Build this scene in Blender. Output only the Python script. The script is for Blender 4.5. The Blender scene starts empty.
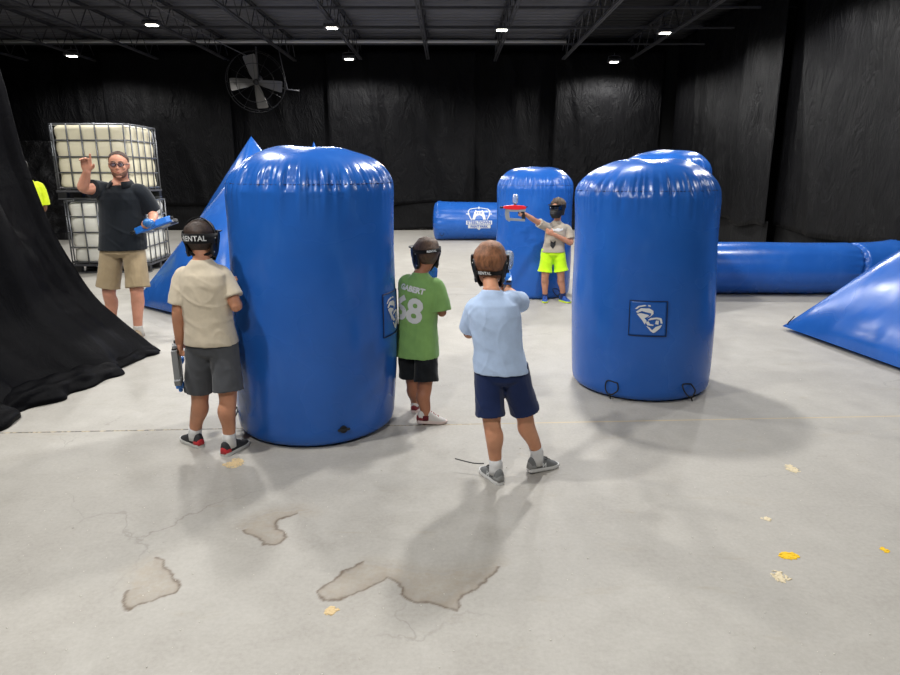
import bpy, bmesh, math, random
from mathutils import Vector, Matrix, noise
from mathutils.bvhtree import BVHTree
PI = math.pi
SC = bpy.context.scene
COL = SC.collection
V = Vector
rnd = random.Random(7)

# ------------------------------------------------------------------ camera geometry
FPX, CH, PITCH = 650.0, 1.55, math.radians(14.0)
cp, sp = math.cos(PITCH), math.sin(PITCH)

def ray(px, py):
    x = (px - 450) / FPX
    v = (337.5 - py) / FPX
    return V((x, cp + v * sp, -sp + v * cp))

def U(px, py, D):
    """the point seen at a photo pixel on the upright plane D metres down the hall"""
    d = ray(px, py)
    t = D / d.y
    return V((d.x * t, D, CH + d.z * t))

def G(px, py, z=0.0):
    """the point seen at a photo pixel on the floor"""
    d = ray(px, py)
    t = (z - CH) / d.z
    return V((d.x * t, d.y * t, z))

cam = bpy.data.cameras.new('camera')
cam.sensor_width = 36.0
cam.lens = 36.0 * FPX / 900.0
cam.clip_start = 0.05
co = bpy.data.objects.new('camera', cam)
co.location = (0, 0, CH)
co.rotation_euler = (PI / 2 - PITCH, 0, 0)
COL.objects.link(co)
SC.camera = co

# ------------------------------------------------------------------ materials
def lin(c):
    return tuple(((x / 255) / 12.92 if x <= 10 else ((x / 255 + 0.055) / 1.055) ** 2.4) for x in c)

class NT:
    def __init__(s, m):
        m.use_nodes = True
        s.t = m.node_tree
        s.n = s.t.nodes
        s.b = s.n['Principled BSDF']
    def new(s, k, **kw):
        n = s.n.new(k)
        for a, v in kw.items():
            setattr(n, a, v)
        return n
    def link(s, a, b):
        s.t.links.new(a, b)
    def math(s, op, a, b=None, clamp=False):
        n = s.new('ShaderNodeMath', operation=op)
        n.use_clamp = clamp
        for i, v in enumerate((a, b)):
            if v is None: continue
            if isinstance(v, (int, float)): n.inputs[i].default_value = v
            else: s.link(v, n.inputs[i])
        return n.outputs[0]
    def noise(s, scale, detail=4, rough=0.55, vec=None, dist=0.0):
        n = s.new('ShaderNodeTexNoise')
        n.inputs['Scale'].default_value = scale
        n.inputs['Detail'].default_value = detail
        n.inputs['Roughness'].default_value = rough
        n.inputs['Distortion'].default_value = dist
        if vec is not None: s.link(vec, n.inputs['Vector'])
        return n.outputs['Fac']
    def ramp(s, fac, a, b, lo=0.0, hi=1.0):
        n = s.new('ShaderNodeMapRange')
        n.inputs['From Min'].default_value = a
        n.inputs['From Max'].default_value = b
        n.inputs['To Min'].default_value = lo
        n.inputs['To Max'].default_value = hi
        s.link(fac, n.inputs['Value'])
        return n.outputs['Result']
    def mix(s, fac, a, b, mode='MIX'):
        n = s.new('ShaderNodeMix', data_type='RGBA', blend_type=mode)
        for idx, v in ((0, fac), (6, a), (7, b)):
            if isinstance(v, (int, float)): n.inputs[idx].default_value = v
            elif isinstance(v, tuple): n.inputs[idx].default_value = (*v[:3], 1)
            else: s.link(v, n.inputs[idx])
        return n.outputs[2]
    def bump(s, h, strength=0.3, dist=0.01, prev=None):
        n = s.new('ShaderNodeBump')
        n.inputs['Strength'].default_value = strength
        n.inputs['Distance'].default_value = dist
        s.link(h, n.inputs['Height'])
        if prev is not None: s.link(prev, n.inputs['Normal'])
        return n.outputs['Normal']
    def coords(s, kind='Object', scale=None):
        c = s.new('ShaderNodeTexCoord').outputs[kind]
        if scale is None: return c
        m = s.new('ShaderNodeMapping')
        m.inputs['Scale'].default_value = scale
        s.link(c, m.inputs['Vector'])
        return m.outputs['Vector']

MATS = {}
def mat(name, rgb, rough=0.6, metal=0.0, spec=0.5, var=0.0, vscale=6.0, bump=0.0, bscale=80.0, bdist=0.003, stretch=None, coat=0.0, emit=None, alpha=1.0, trans=0.0, sheen=0.0):
    if name in MATS: return MATS[name]
    m = bpy.data.materials.new(name)
    t = NT(m)
    c = lin(rgb)
    b = t.b
    b.inputs['Base Color'].default_value = (*c, 1)
    b.inputs['Roughness'].default_value = rough
    b.inputs['Metallic'].default_value = metal
    b.inputs['Specular IOR Level'].default_value = spec
    b.inputs['Coat Weight'].default_value = coat
    b.inputs['Transmission Weight'].default_value = trans
    b.inputs['Alpha'].default_value = alpha
    b.inputs['Sheen Weight'].default_value = sheen
    vec = t.coords('Object', stretch)
    if var > 0:
        f = t.noise(vscale, 5, 0.6, vec)
        f = t.ramp(f, 0.3, 0.7)
        dk = tuple(x * (1 - var) for x in c)
        lt = tuple(min(1, x * (1 + var * 0.7)) for x in c)
        t.link(t.mix(f, dk, lt), b.inputs['Base Color'])
    if bump > 0:
        t.link(t.bump(t.noise(bscale, 3, 0.6, vec), bump, bdist), b.inputs['Normal'])
    if emit:
        b.inputs['Emission Color'].default_value = (*lin(emit[0]), 1)
        b.inputs['Emission Strength'].default_value = emit[1]
    MATS[name] = m
    return m

def fabric(name, rgb, **kw):
    d = dict(rough=0.92, spec=0.2, var=0.1, vscale=14, bump=0.25, bscale=420, bdist=0.0015, sheen=0.15)
    d.update(kw)
    return mat(name, rgb, **d)

def vinyl():
    m = bpy.data.materials.new('blue inflatable vinyl')
    t = NT(m); b = t.b
    v = t.coords('Object')
    n1 = t.ramp(t.noise(1.7, 4, 0.6, v), 0.3, 0.7)
    col = t.mix(n1, lin((31, 86, 166)), lin((38, 97, 182)))
    scuff = t.ramp(t.noise(6, 3, 0.5, t.coords('Object', (1.5, 1.5, 0.5))), 0.55, 0.8, 0, 0.25)
    col = t.mix(scuff, col, lin((70, 122, 196)))
    t.link(col, b.inputs['Base Color'])
    r = t.ramp(t.noise(2.5, 2, 0.5, v), 0.3, 0.75, 0.2, 0.32)
    t.link(r, b.inputs['Roughness'])
    b.inputs['Specular IOR Level'].default_value = 0.38
    bn = t.bump(t.noise(7, 3, 0.5, t.coords('Object', (1, 1, 0.45))), 0.09, 0.02)
    t.link(bn, b.inputs['Normal'])
    return m
M_VINYL = vinyl()

def black_sheet(name, rgb, rough, strength, sc=(2.2, 2.2, 0.9), fine=9.0, spec=.25):
    m = bpy.data.materials.new(name)
    t = NT(m); b = t.b
    v = t.coords('Object', sc)
    a = t.noise(1.6, 8, 0.62, v, 0.8)
    ridg = t.math('ABSOLUTE', t.math('SUBTRACT', a, 0.5))
    f2 = t.noise(fine, 6, 0.7, v, 0.4)
    c1, c2 = lin(rgb), tuple(x * 1.7 for x in lin(rgb))
    t.link(t.mix(t.ramp(f2, 0.42, 0.75), c1, c2), b.inputs['Base Color'])
    t.link(t.ramp(f2, 0.3, 0.7, rough - 0.08, rough + 0.15), b.inputs['Roughness'])
    bn = t.bump(ridg, strength, 0.12)
    bn = t.bump(f2, strength * 0.6, 0.02, bn)
    t.link(bn, b.inputs['Normal'])
    b.inputs['Specular IOR Level'].default_value = spec
    MATS[name] = m
    return m
M_TARP = black_sheet('black plastic sheeting', (8, 8, 10), 0.5, 0.75, spec=.13)
M_DRAPE = black_sheet('black drape cloth', (3, 3, 5), 0.55, 0.2, (3, 3, 1.2), 22, .06)
M_SKIRT = black_sheet('black skirt cloth', (7, 7, 8), 0.8, 0.4)
M_BARRIER = black_sheet('black wrapped plastic', (18, 18, 20), 0.34, 0.9, (2.5, 2.5, 2.0))

M_BLACK = mat('matt black plastic', (16, 16, 18), 0.5, var=0.1)
M_GLOSSBLACK = mat('gloss black plastic', (10, 10, 12), 0.2)
M_CORD = mat('black cord', (12, 12, 13), 0.8)
M_STRAP = fabric('black elastic strap', (14, 14, 16), bscale=600)
M_PRINT = mat('white print', (214, 216, 216), 0.6)
M_STEEL = mat('painted grey steel', (92, 92, 96), 0.55, var=0.15)
M_DARKSTEEL = mat('dark roof steel', (64, 64, 68), 0.6, var=0.2)
M_GALV = mat('galvanised tube', (120, 122, 126), 0.4, 0.85, var=0.15, vscale=20)
M_WHITEPIPE = mat('white painted pipe', (205, 205, 205), 0.5)
M_LENS = mat('dark goggle lens', (8, 9, 12), 0.06, spec=0.8, coat=0.6)
M_CLEAR = mat('clear hopper plastic', (205, 220, 240), 0.12, trans=0.75, var=0.25, vscale=60, bump=0.8, bscale=70, bdist=0.01)
M_CLEARBLUE = mat('blue tinted hopper plastic', (70, 150, 235), 0.15, trans=0.5, var=0.25, vscale=60, bump=0.6, bscale=70, bdist=0.01)
M_GREYPLASTIC = mat('grey blaster plastic', (128, 130, 132), 0.45, var=0.06)
M_REDPLASTIC = mat('red blaster plastic', (206, 32, 40), 0.35)
M_BLUEPLASTIC = mat('blue blaster plastic', (44, 122, 214), 0.35)

def skin(name, rgb):
    m = bpy.data.materials.new(name)
    t = NT(m); b = t.b
    v = t.coords('Object')
    c = lin(rgb)
    f = t.ramp(t.noise(11, 5, 0.6, v), 0.3, 0.7)
    t.link(t.mix(f, tuple(x * k for x, k in zip(c, (0.88, 0.82, 0.8))), tuple(min(1, x * 1.08) for x in c)), b.inputs['Base Color'])
    b.inputs['Roughness'].default_value = 0.52
    b.inputs['Specular IOR Level'].default_value = 0.35
    b.inputs['Subsurface Weight'].default_value = 0.12
    b.inputs['Subsurface Radius'].default_value = (0.012, 0.005, 0.003)
    t.link(t.bump(t.noise(260, 3, 0.6, v), 0.12, 0.001), b.inputs['Normal'])
    return m
M_SKIN_BEIGE = skin('tanned skin', (196, 142, 112))
M_SKIN_BLUE = skin('light tan skin', (206, 150, 118))
M_SKIN_GREEN = skin('brown skin', (166, 114, 86))
M_SKIN_FAR = skin('warm skin', (196, 142, 114))
M_SKIN_MAN = skin('fair skin', (196, 142, 118))
M_SKIN_VEST = skin('dark skin', (110, 74, 58))

def hair_mat(name, rgb):
    m = bpy.data.materials.new(name)
    t = NT(m); b = t.b
    v = t.coords('Object', (1, 1, 0.35))
    c = lin(rgb)
    f = t.ramp(t.noise(55, 6, 0.75, v), 0.32, 0.68)
    t.link(t.mix(f, tuple(x * 0.4 for x in c), tuple(x * 1.5 for x in c)), b.inputs['Base Color'])
    b.inputs['Roughness'].default_value = 0.6
    t.link(t.bump(t.noise(240, 4, 0.7, v), 0.7, 0.004), b.inputs['Normal'])
    return m

# ------------------------------------------------------------------ mesh helpers
ORG = {}
def tag(o, label=None, cat=None, group=None, kind=None):
    if label: o['label'] = label
    if cat: o['category'] = cat
    if group: o['group'] = group
    if kind: o['kind'] = kind
    return o

def thing(name, loc, label, cat, group=None, rz=0.0):
    o = bpy.data.objects.new(name, None)
    o.empty_display_size = 0.1
    COL.objects.link(o)
    o.location = loc
    o.rotation_euler = (0, 0, rz)
    ORG[o.name] = V(loc)
    return tag(o, label, cat, group)

def link_mesh(name, me, m, parent=None, smooth=True, local=False):
    """link a mesh; with a parent the mesh was built in world space unless local"""
    o = bpy.data.objects.new(name, me)
    COL.objects.link(o)
    if m is not None and len(me.materials) == 0: me.materials.append(m)
    if smooth:
        me.polygons.foreach_set('use_smooth', [True] * len(me.polygons))
    if parent is not None:
        og = ORG.get(parent.name, V((0, 0, 0)))
        if not local: me.transform(Matrix.Translation(-og))
        o.parent = parent
        ORG[o.name] = og
    else:
        ORG[o.name] = V((0, 0, 0))
    return o

def volume(vs, fs):
    s = 0.0
    for f in fs:
        a = vs[f[0]]
        for i in range(1, len(f) - 1):
            s += a.dot(vs[f[i]].cross(vs[f[i + 1]]))
    return s

class MB:
    """collects shapes into one mesh"""
    def __init__(s): s.v = []; s.f = []
    def add(s, vs, fs, orient=False):
        vs = [V(p) for p in vs]
        if orient and volume(vs, fs) < 0: fs = [tuple(reversed(f)) for f in fs]
        b = len(s.v)
        s.v += vs
        s.f += [tuple(b + i for i in f) for f in fs]
        return s
    def box(s, lo, hi, M=None):
        x0, y0, z0 = lo; x1, y1, z1 = hi
        vs = [V(p) for p in ((x0, y0, z0), (x1, y0, z0), (x1, y1, z0), (x0, y1, z0), (x0, y0, z1), (x1, y0, z1), (x1, y1, z1), (x0, y1, z1))]
        if M is not None: vs = [M @ p for p in vs]
        return s.add(vs, [(0, 3, 2, 1), (4, 5, 6, 7), (0, 1, 5, 4), (1, 2, 6, 5), (2, 3, 7, 6), (3, 0, 4, 7)])
    def loft(s, rings, cap=True, closed=False):
        n = len(rings[0])
        vs = [p for r in rings for p in r]
        fs = []
        m = len(rings)
        for i in range(m if closed else m - 1):
            a, b = i * n, ((i + 1) % m) * n
            for j in range(n):
                k = (j + 1) % n
                fs.append((a + j, a + k, b + k, b + j))
        if cap and not closed:
            for base, rev in ((0, True), ((m - 1) * n, False)):
                c = sum((V(vs[base + j]) for j in range(n)), V()) / n
                vs.append(c); ci = len(vs) - 1
                for j in range(n):
                    k = (j + 1) % n
                    fs.append((ci, base + k, base + j) if rev else (ci, base + j, base + k))
        return s.add(vs, fs, orient=True)
    def tube(s, pts, rad, n=8, round_ends=False, closed=False):
        pts = [V(p) for p in pts]
        rads = rad if isinstance(rad, (list, tuple)) else [rad] * len(pts)
        m = len(pts)
        T = []
        for i in range(m):
            if closed: d = pts[(i + 1) % m] - pts[i - 1]
            else: d = pts[min(i + 1, m - 1)] - pts[max(i - 1, 0)]
            T.append(d.normalized() if d.length > 1e-9 else V((0, 0, 1)))
        u = T[0].orthogonal().normalized()
        fr = []
        for i in range(m):
            u = u - T[i] * u.dot(T[i])
            u = u.normalized() if u.length > 1e-6 else T[i].orthogonal().normalized()
            fr.append((u.copy(), T[i].cross(u)))
        rings = []
        def ring(c, a, b, r): return [c + (a * math.cos(2 * PI * j / n) + b * math.sin(2 * PI * j / n)) * r for j in range(n)]
        if round_ends:
            for al in (80, 55, 28):
                q = math.radians(al)
                rings.append(ring(pts[0] - T[0] * rads[0] * math.sin(q), *fr[0], rads[0] * math.cos(q)))
        for i in range(m): rings.append(ring(pts[i], *fr[i], rads[i]))
        if round_ends:
            for al in (28, 55, 80):
                q = math.radians(al)
                rings.append(ring(pts[-1] + T[-1] * rads[-1] * math.sin(q), *fr[-1], rads[-1] * math.cos(q)))
        return s.loft(rings, True, closed)
    def ellipsoid(s, c, rx, ry, rz, M=None, nu=20, nv=12):
        rings = []
        for i in range(1, nv):
            a = PI * i / nv
            rings.append([V((rx * math.sin(a) * math.cos(2 * PI * j / nu), ry * math.sin(a) * math.sin(2 * PI * j / nu), -rz * math.cos(a))) for j in range(nu)])
        if M is not None: rings = [[M @ p for p in r] for r in rings]
        rings = [[V(c) + p for p in r] for r in rings]
        return s.loft(rings)
    def mesh(s, name='m'):
        me = bpy.data.meshes.new(name)
        me.from_pydata([tuple(p) for p in s.v], [], s.f)
        me.validate()
        me.update()
        return me
    def build(s, name, m, parent=None, smooth=True, local=False, bevel=0.0):
        me = s.mesh(name)
        if bevel > 0:
            bm = bmesh.new(); bm.from_mesh(me)
            bmesh.ops.remove_doubles(bm, verts=bm.verts, dist=1e-5)
            ed = [e for e in bm.edges if len(e.link_faces) == 2 and e.calc_face_angle(0) > 0.6]
            bmesh.ops.bevel(bm, geom=ed, offset=bevel, segments=2, profile=0.5, affect='EDGES')
            bm.to_mesh(me); bm.free()
        return link_mesh(name, me, m, parent, smooth, local)

def evaluate(o):
    dg = bpy.context.evaluated_depsgraph_get()
    me = bpy.data.meshes.new_from_object(o.evaluated_get(dg))
    return me

def union(mb, voxel, smooth=2, fac=0.5):
    me = mb.mesh('tmp')
    o = bpy.data.objects.new('tmp', me)
    COL.objects.link(o)
    r = o.modifiers.new('r', 'REMESH'); r.mode = 'VOXEL'; r.voxel_size = voxel; r.adaptivity = 0
    if smooth:
        k = o.modifiers.new('s', 'SMOOTH'); k.iterations = smooth; k.factor = fac
    out = evaluate(o)
    bpy.data.objects.remove(o); bpy.data.meshes.remove(me)
    return out

def catmull(P, per=6):
    out = []
    n = len(P)
    for i in range(n - 1):
        p0, p1, p2, p3 = P[max(i - 1, 0)], P[i], P[i + 1], P[min(i + 2, n - 1)]
        for k in range(per):
            t = k / per
            out.append(0.5 * ((2 * p1) + (p2 - p0) * t + (2 * p0 - 5 * p1 + 4 * p2 - p3) * t * t + (3 * p1 - p0 - 3 * p2 + p3) * t ** 3))
    out.append(P[-1])
    return out

def limb(mb, st, per=5, n=18):
    """a tapering limb through (point, radius) stations"""
    P = catmull([V(p) for p, r in st], per)
    R = catmull([float(r) for p, r in st], per)
    mb.tube(P, R, n, round_ends=True)

def text_mesh(txt, size, bold=0.0, spacing=1.0, sub=1, shear=0.0):
    c = bpy.data.curves.new('t', 'FONT')
    c.body = txt; c.size = size; c.align_x = 'CENTER'; c.align_y = 'CENTER'; c.offset = bold; c.space_character = spacing; c.shear = shear
    c.resolution_u = 3
    o = bpy.data.objects.new('t', c)
    COL.objects.link(o)
    me = evaluate(o)
    bpy.data.objects.remove(o); bpy.data.curves.remove(c)
    bm = bmesh.new(); bm.from_mesh(me)
    bpy.data.meshes.remove(me)
    bmesh.ops.triangulate(bm, faces=bm.faces)
    if sub: bmesh.ops.subdivide_edges(bm, edges=[e for e in bm.edges if e.calc_length() > size * 0.12], cuts=sub)
    bmesh.ops.triangulate(bm, faces=bm.faces)
    return bm

def poly_bm(polys, cell=None):
    """flat outline polygons in (x, y), triangulated and split fine so they can be wrapped"""
    bm = bmesh.new()
    for p in polys:
        vs = [bm.verts.new((a, b, 0)) for a, b in p]
        try: bm.faces.new(vs)
        except ValueError: pass
    bmesh.ops.triangulate(bm, faces=bm.faces)
    if cell:
        for _ in range(4):
            ed = [e for e in bm.edges if e.calc_length() > cell]
            if not ed: break
            bmesh.ops.subdivide_edges(bm, edges=ed, cuts=1)
            bmesh.ops.triangulate(bm, faces=bm.faces)
    return bm

def wrap_bm(bm, fn):
    for v in bm.verts: v.co = fn(v.co.x, v.co.y)
    me = bpy.data.meshes.new('print')
    bm.to_mesh(me); bm.free()
    return me

def copy_tree(o, parent=None):
    c = o.copy(); COL.objects.link(c)
    if parent is not None: c.parent = parent
    ORG[c.name] = ORG.get(o.name, V((0, 0, 0)))
    for ch in list(o.children): copy_tree(ch, c)
    return c

def rail(p, q, frac): return p + (q - p) * frac

# ------------------------------------------------------------------ people
HL = [(-0.50, .10, .33, -.02), (-0.46, .17, .39, -.06), (-0.38, .235, .425, -.14), (-0.26, .275, .43, -.24), (-0.12, .31, .425, -.35), (0.0, .335, .42, -.42),
      (0.12, .35, .425, -.455), (0.24, .345, .41, -.45), (0.34, .31, .355, -.40), (0.42, .245, .27, -.32), (0.47, .16, .17, -.21), (0.5, .05, .04, -.07)]

def head_layer(z):
    z = max(-0.5, min(0.5, z))
    for a, b in zip(HL, HL[1:]):
        if z <= b[0]:
            t = (z - a[0]) / (b[0] - a[0])
            return [a[i] + (b[i] - a[i]) * t for i in (1, 2, 3)]
    return list(HL[-1][1:])

def head_pt(H, th, z, s=1.0, add=0.0):
    w, f, b = head_layer(z)
    cy, hd = (f + b) / 2, (f - b) / 2
    return V(((w * s * H + add) * math.sin(th), cy * H + (hd * s * H + add) * math.cos(th), z * H))

def frame(c, f, up=V((0, 0, 1))):
    f = V(f).normalized()
    r = f.cross(up).normalized()
    u = r.cross(f)
    return Matrix(((r.x, f.x, u.x, c.x), (r.y, f.y, u.y, c.y), (r.z, f.z, u.z, c.z), (0, 0, 0, 1)))

def hand(mb, wr, d, n, side, s=1.0, curl=0.5, spread=0.10, point=False):
    """palm, four bent fingers and a thumb; d = direction of the hand, n = palm normal, side = towards the thumb"""
    d = V(d).normalized(); n = V(n); n = (n - d * n.dot(d)).normalized()
    t = n.cross(d); t = t if t.dot(V(side)) > 0 else -t
    L = 0.16 * s
    pl = L * 0.5
    rings = []
    for a, w, h in ((-.12, .17, .13), (.0, .19, .13), (.2, .24, .13), (.5, .27, .12), (.8, .27, .10), (1.0, .25, .085), (1.06, .2, .05)):
        c = wr + d * pl * a
        rings.append([c + t * (math.cos(2 * PI * j / 14) * w * L) + n * (math.sin(2 * PI * j / 14) * h * L) for j in range(14)])
    mb.loft(rings)
    for i, (o, ln) in enumerate(((.19, .43), (.065, .48), (-.065, .45), (-.185, .35))):
        c = 0.12 if (point and i == 0) else curl * (1 + 0.12 * i)
        p = wr + d * pl * 0.9 + t * o * L
        a = 0.15 * c
        sp_ = o * spread * 4
        st = [(p - d * L * .12, .062 * L)]
        for seg, fr in enumerate((.44, .32, .24)):
            a += c * (0.75, 0.95, 0.7)[seg]
            dd = (d * math.cos(a) + n * math.sin(a) + t * sp_ * math.cos(a)).normalized()
            st.append((p, (.066, .06, .055)[seg] * L))
            p = p + dd * (ln * L * fr)
        st.append((p, .047 * L))
        mb.tube([q for q, _ in st], [r for _, r in st], 10, True)
    p = wr + d * pl * .25 + t * .19 * L
    dd = (d * .65 + t * .7 + n * .25).normalized()
    p2 = p + dd * L * .2
    d2 = (d * .8 + t * .25 + n * (.25 + .5 * curl)).normalized()
    mb.tube([p - dd * .05 * L, p, p2, p2 + d2 * L * .17], [.075 * L, .078 * L, .066 * L, .052 * L], 10, True)

def fray(mesh, amp, freq, seed, sx=(1, 1, 1), ridge=True):
    """cloth folds: push the surface along its normals"""
    off = V((seed * 3.1, seed * 1.7, seed * 2.3))
    nm = [v.normal.copy() for v in mesh.vertices]
    for v, n in zip(mesh.vertices, nm):
        p = V((v.co.x * sx[0], v.co.y * sx[1], v.co.z * sx[2])) * freq + off
        a = noise.noise(p)
        b = noise.noise(p * 2.3 + V((5, 1, 9)))
        c = noise.noise(V((p.x * .8 + p.z * 1.1, p.y * .8 - p.z * .9, p.z * .5)) * .8 + V((11, 3, 5)))
        h = max(0, 1 - abs(c) * 5) * .5 + max(0, 1 - abs(a) * 6) * .35 + b * .15
        v.co += n * (h - 0.25) * amp
    mesh.update()

def shoe(person, name, ankle, fwd, L, mats, heel=0.0, label=None, emblem=None, lace_loop=False):
    """trainer with sole, laces and heel tab; ankle is the point above the heel"""
    f = V((fwd[0], fwd[1], 0)).normalized()
    r = f.cross(V((0, 0, 1)))
    base = V((ankle.x, ankle.y, heel * L * 0.55))
    tilt = math.atan2(heel, 1.0)
    ft = (f * math.cos(tilt) - V((0, 0, 1)) * math.sin(tilt))
    ut = r.cross(ft)
    def W(x, y, z): return base + r * x + ft * y + ut * z
    def ol(y):
        k = [(-.27, .05), (-.25, .105), (-.15, .14), (.05, .145), (.25, .165), (.42, .175), (.55, .155), (.65, .105), (.69, .05)]
        for a, b in zip(k, k[1:]):
            if y <= b[0]: return a[1] + (b[1] - a[1]) * (y - a[0]) / (b[0] - a[0])
        return k[-1][1]
    def top(y):
        k = [(-.27, .26), (-.22, .34), (-.1, .33), (.03, .29), (.15, .33), (.25, .27), (.42, .19), (.55, .15), (.65, .11), (.69, .07)]
        for a, b in zip(k, k[1:]):
            if y <= b[0]: return 1.15 * (a[1] + (b[1] - a[1]) * (y - a[0]) / (b[0] - a[0]))
        return k[-1][1] * 1.15
    ys = [-.27 + .96 * i / 30 for i in range(31)]
    up = MB(); rings = []
    for y in ys:
        w, h = ol(y) * L, top(y) * L
        ring = []
        for j in range(18):
            a = PI * j / 17
            x = math.cos(a); z = math.sin(a)
            ring.append(W(math.copysign(abs(x) ** .7, x) * w * (1 - .06 * z), y * L, .05 * L + (h - .05 * L) * z ** .75))
        rings.append(ring)
    up.loft(rings)
    so = up.build(name, mats['upper'], person)
    if label: so['label'] = label
    sm = MB(); rings = []
    for i, y in enumerate(ys):
        w = (ol(y) * 1.04 + .004) * L
        yy = y * 1.03 * L
        lift = .05 * L * max(0, (y - .45) / .24) ** 2
        rings.append([W(-w * .93, yy, lift), W(w * .93, yy, lift), W(w, yy, lift + .03 * L), W(w * .97, yy, .10 * L), W(-w * .97, yy, .10 * L), W(-w, yy, lift + .03 * L)])
    sm.loft(rings)
    s_ = sm.build('sole', mats['sole'], so, smooth=False)
    lm = MB()
    for i in range(4):
        y = .17 + .075 * i
        w = ol(y) * .55
        pts = [W(x * w * L, (y + .02 * (1 if i % 2 else -1) * x) * L, (top(y) + .018 - .10 * x * x) * L) for x in (-1, -.5, 0, .5, 1)]
        lm.tube(pts, .014 * L, 6, True)
    if lace_loop:
        for q in (-1, 1):
            pts = [W(0, .2 * L, .34 * L)] + [W(q * .1 * L * math.sin(a) + q * .06 * L, (.2 + .05 * math.cos(a)) * L, (.36 - .02 * a) * L) for a in (0.3, 1.2, 2.2, 3.0)]
            lm.tube(pts, .012 * L, 6, True)
    lm.build('laces', mats['lace'], so)
    hb = MB(); rings = []
    for y in (-.285, -.24, -.17, -.1):
        w = ol(max(y, -.265)) * L * 1.05
        rings.append([W(math.cos(PI * j / 11) * w, y * L, .08 * L + (top(max(y, -.26)) * .72 * L - .06 * L) * math.sin(PI * j / 11) ** .7) for j in range(12)])
    hb.loft(rings)
    hb.build('heel_counter', mats['accent'], so)
    if emblem:
        for q in (-1, 1):
            bm = text_mesh(emblem, .15 * L, .008 * L, sub=0)
            def fn(x, y, q=q):
                yy = .13 * L - q * x * (-1)
                return W(q * (ol(yy / L) * L * .98 + .004 * L - max(0, (.02 * L + y)) * .35), yy, .175 * L + y)
            me = wrap_bm(bm, lambda x, y, q=q: W(q * (ol(.13 + q * -x / L * 1) * L * 1.0 + .012 * L - (y + .06 * L) * .10), .13 * L - q * x, .17 * L + y))
            link_mesh('emblem', me, M_PRINT, so, smooth=False)
    return so

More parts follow.
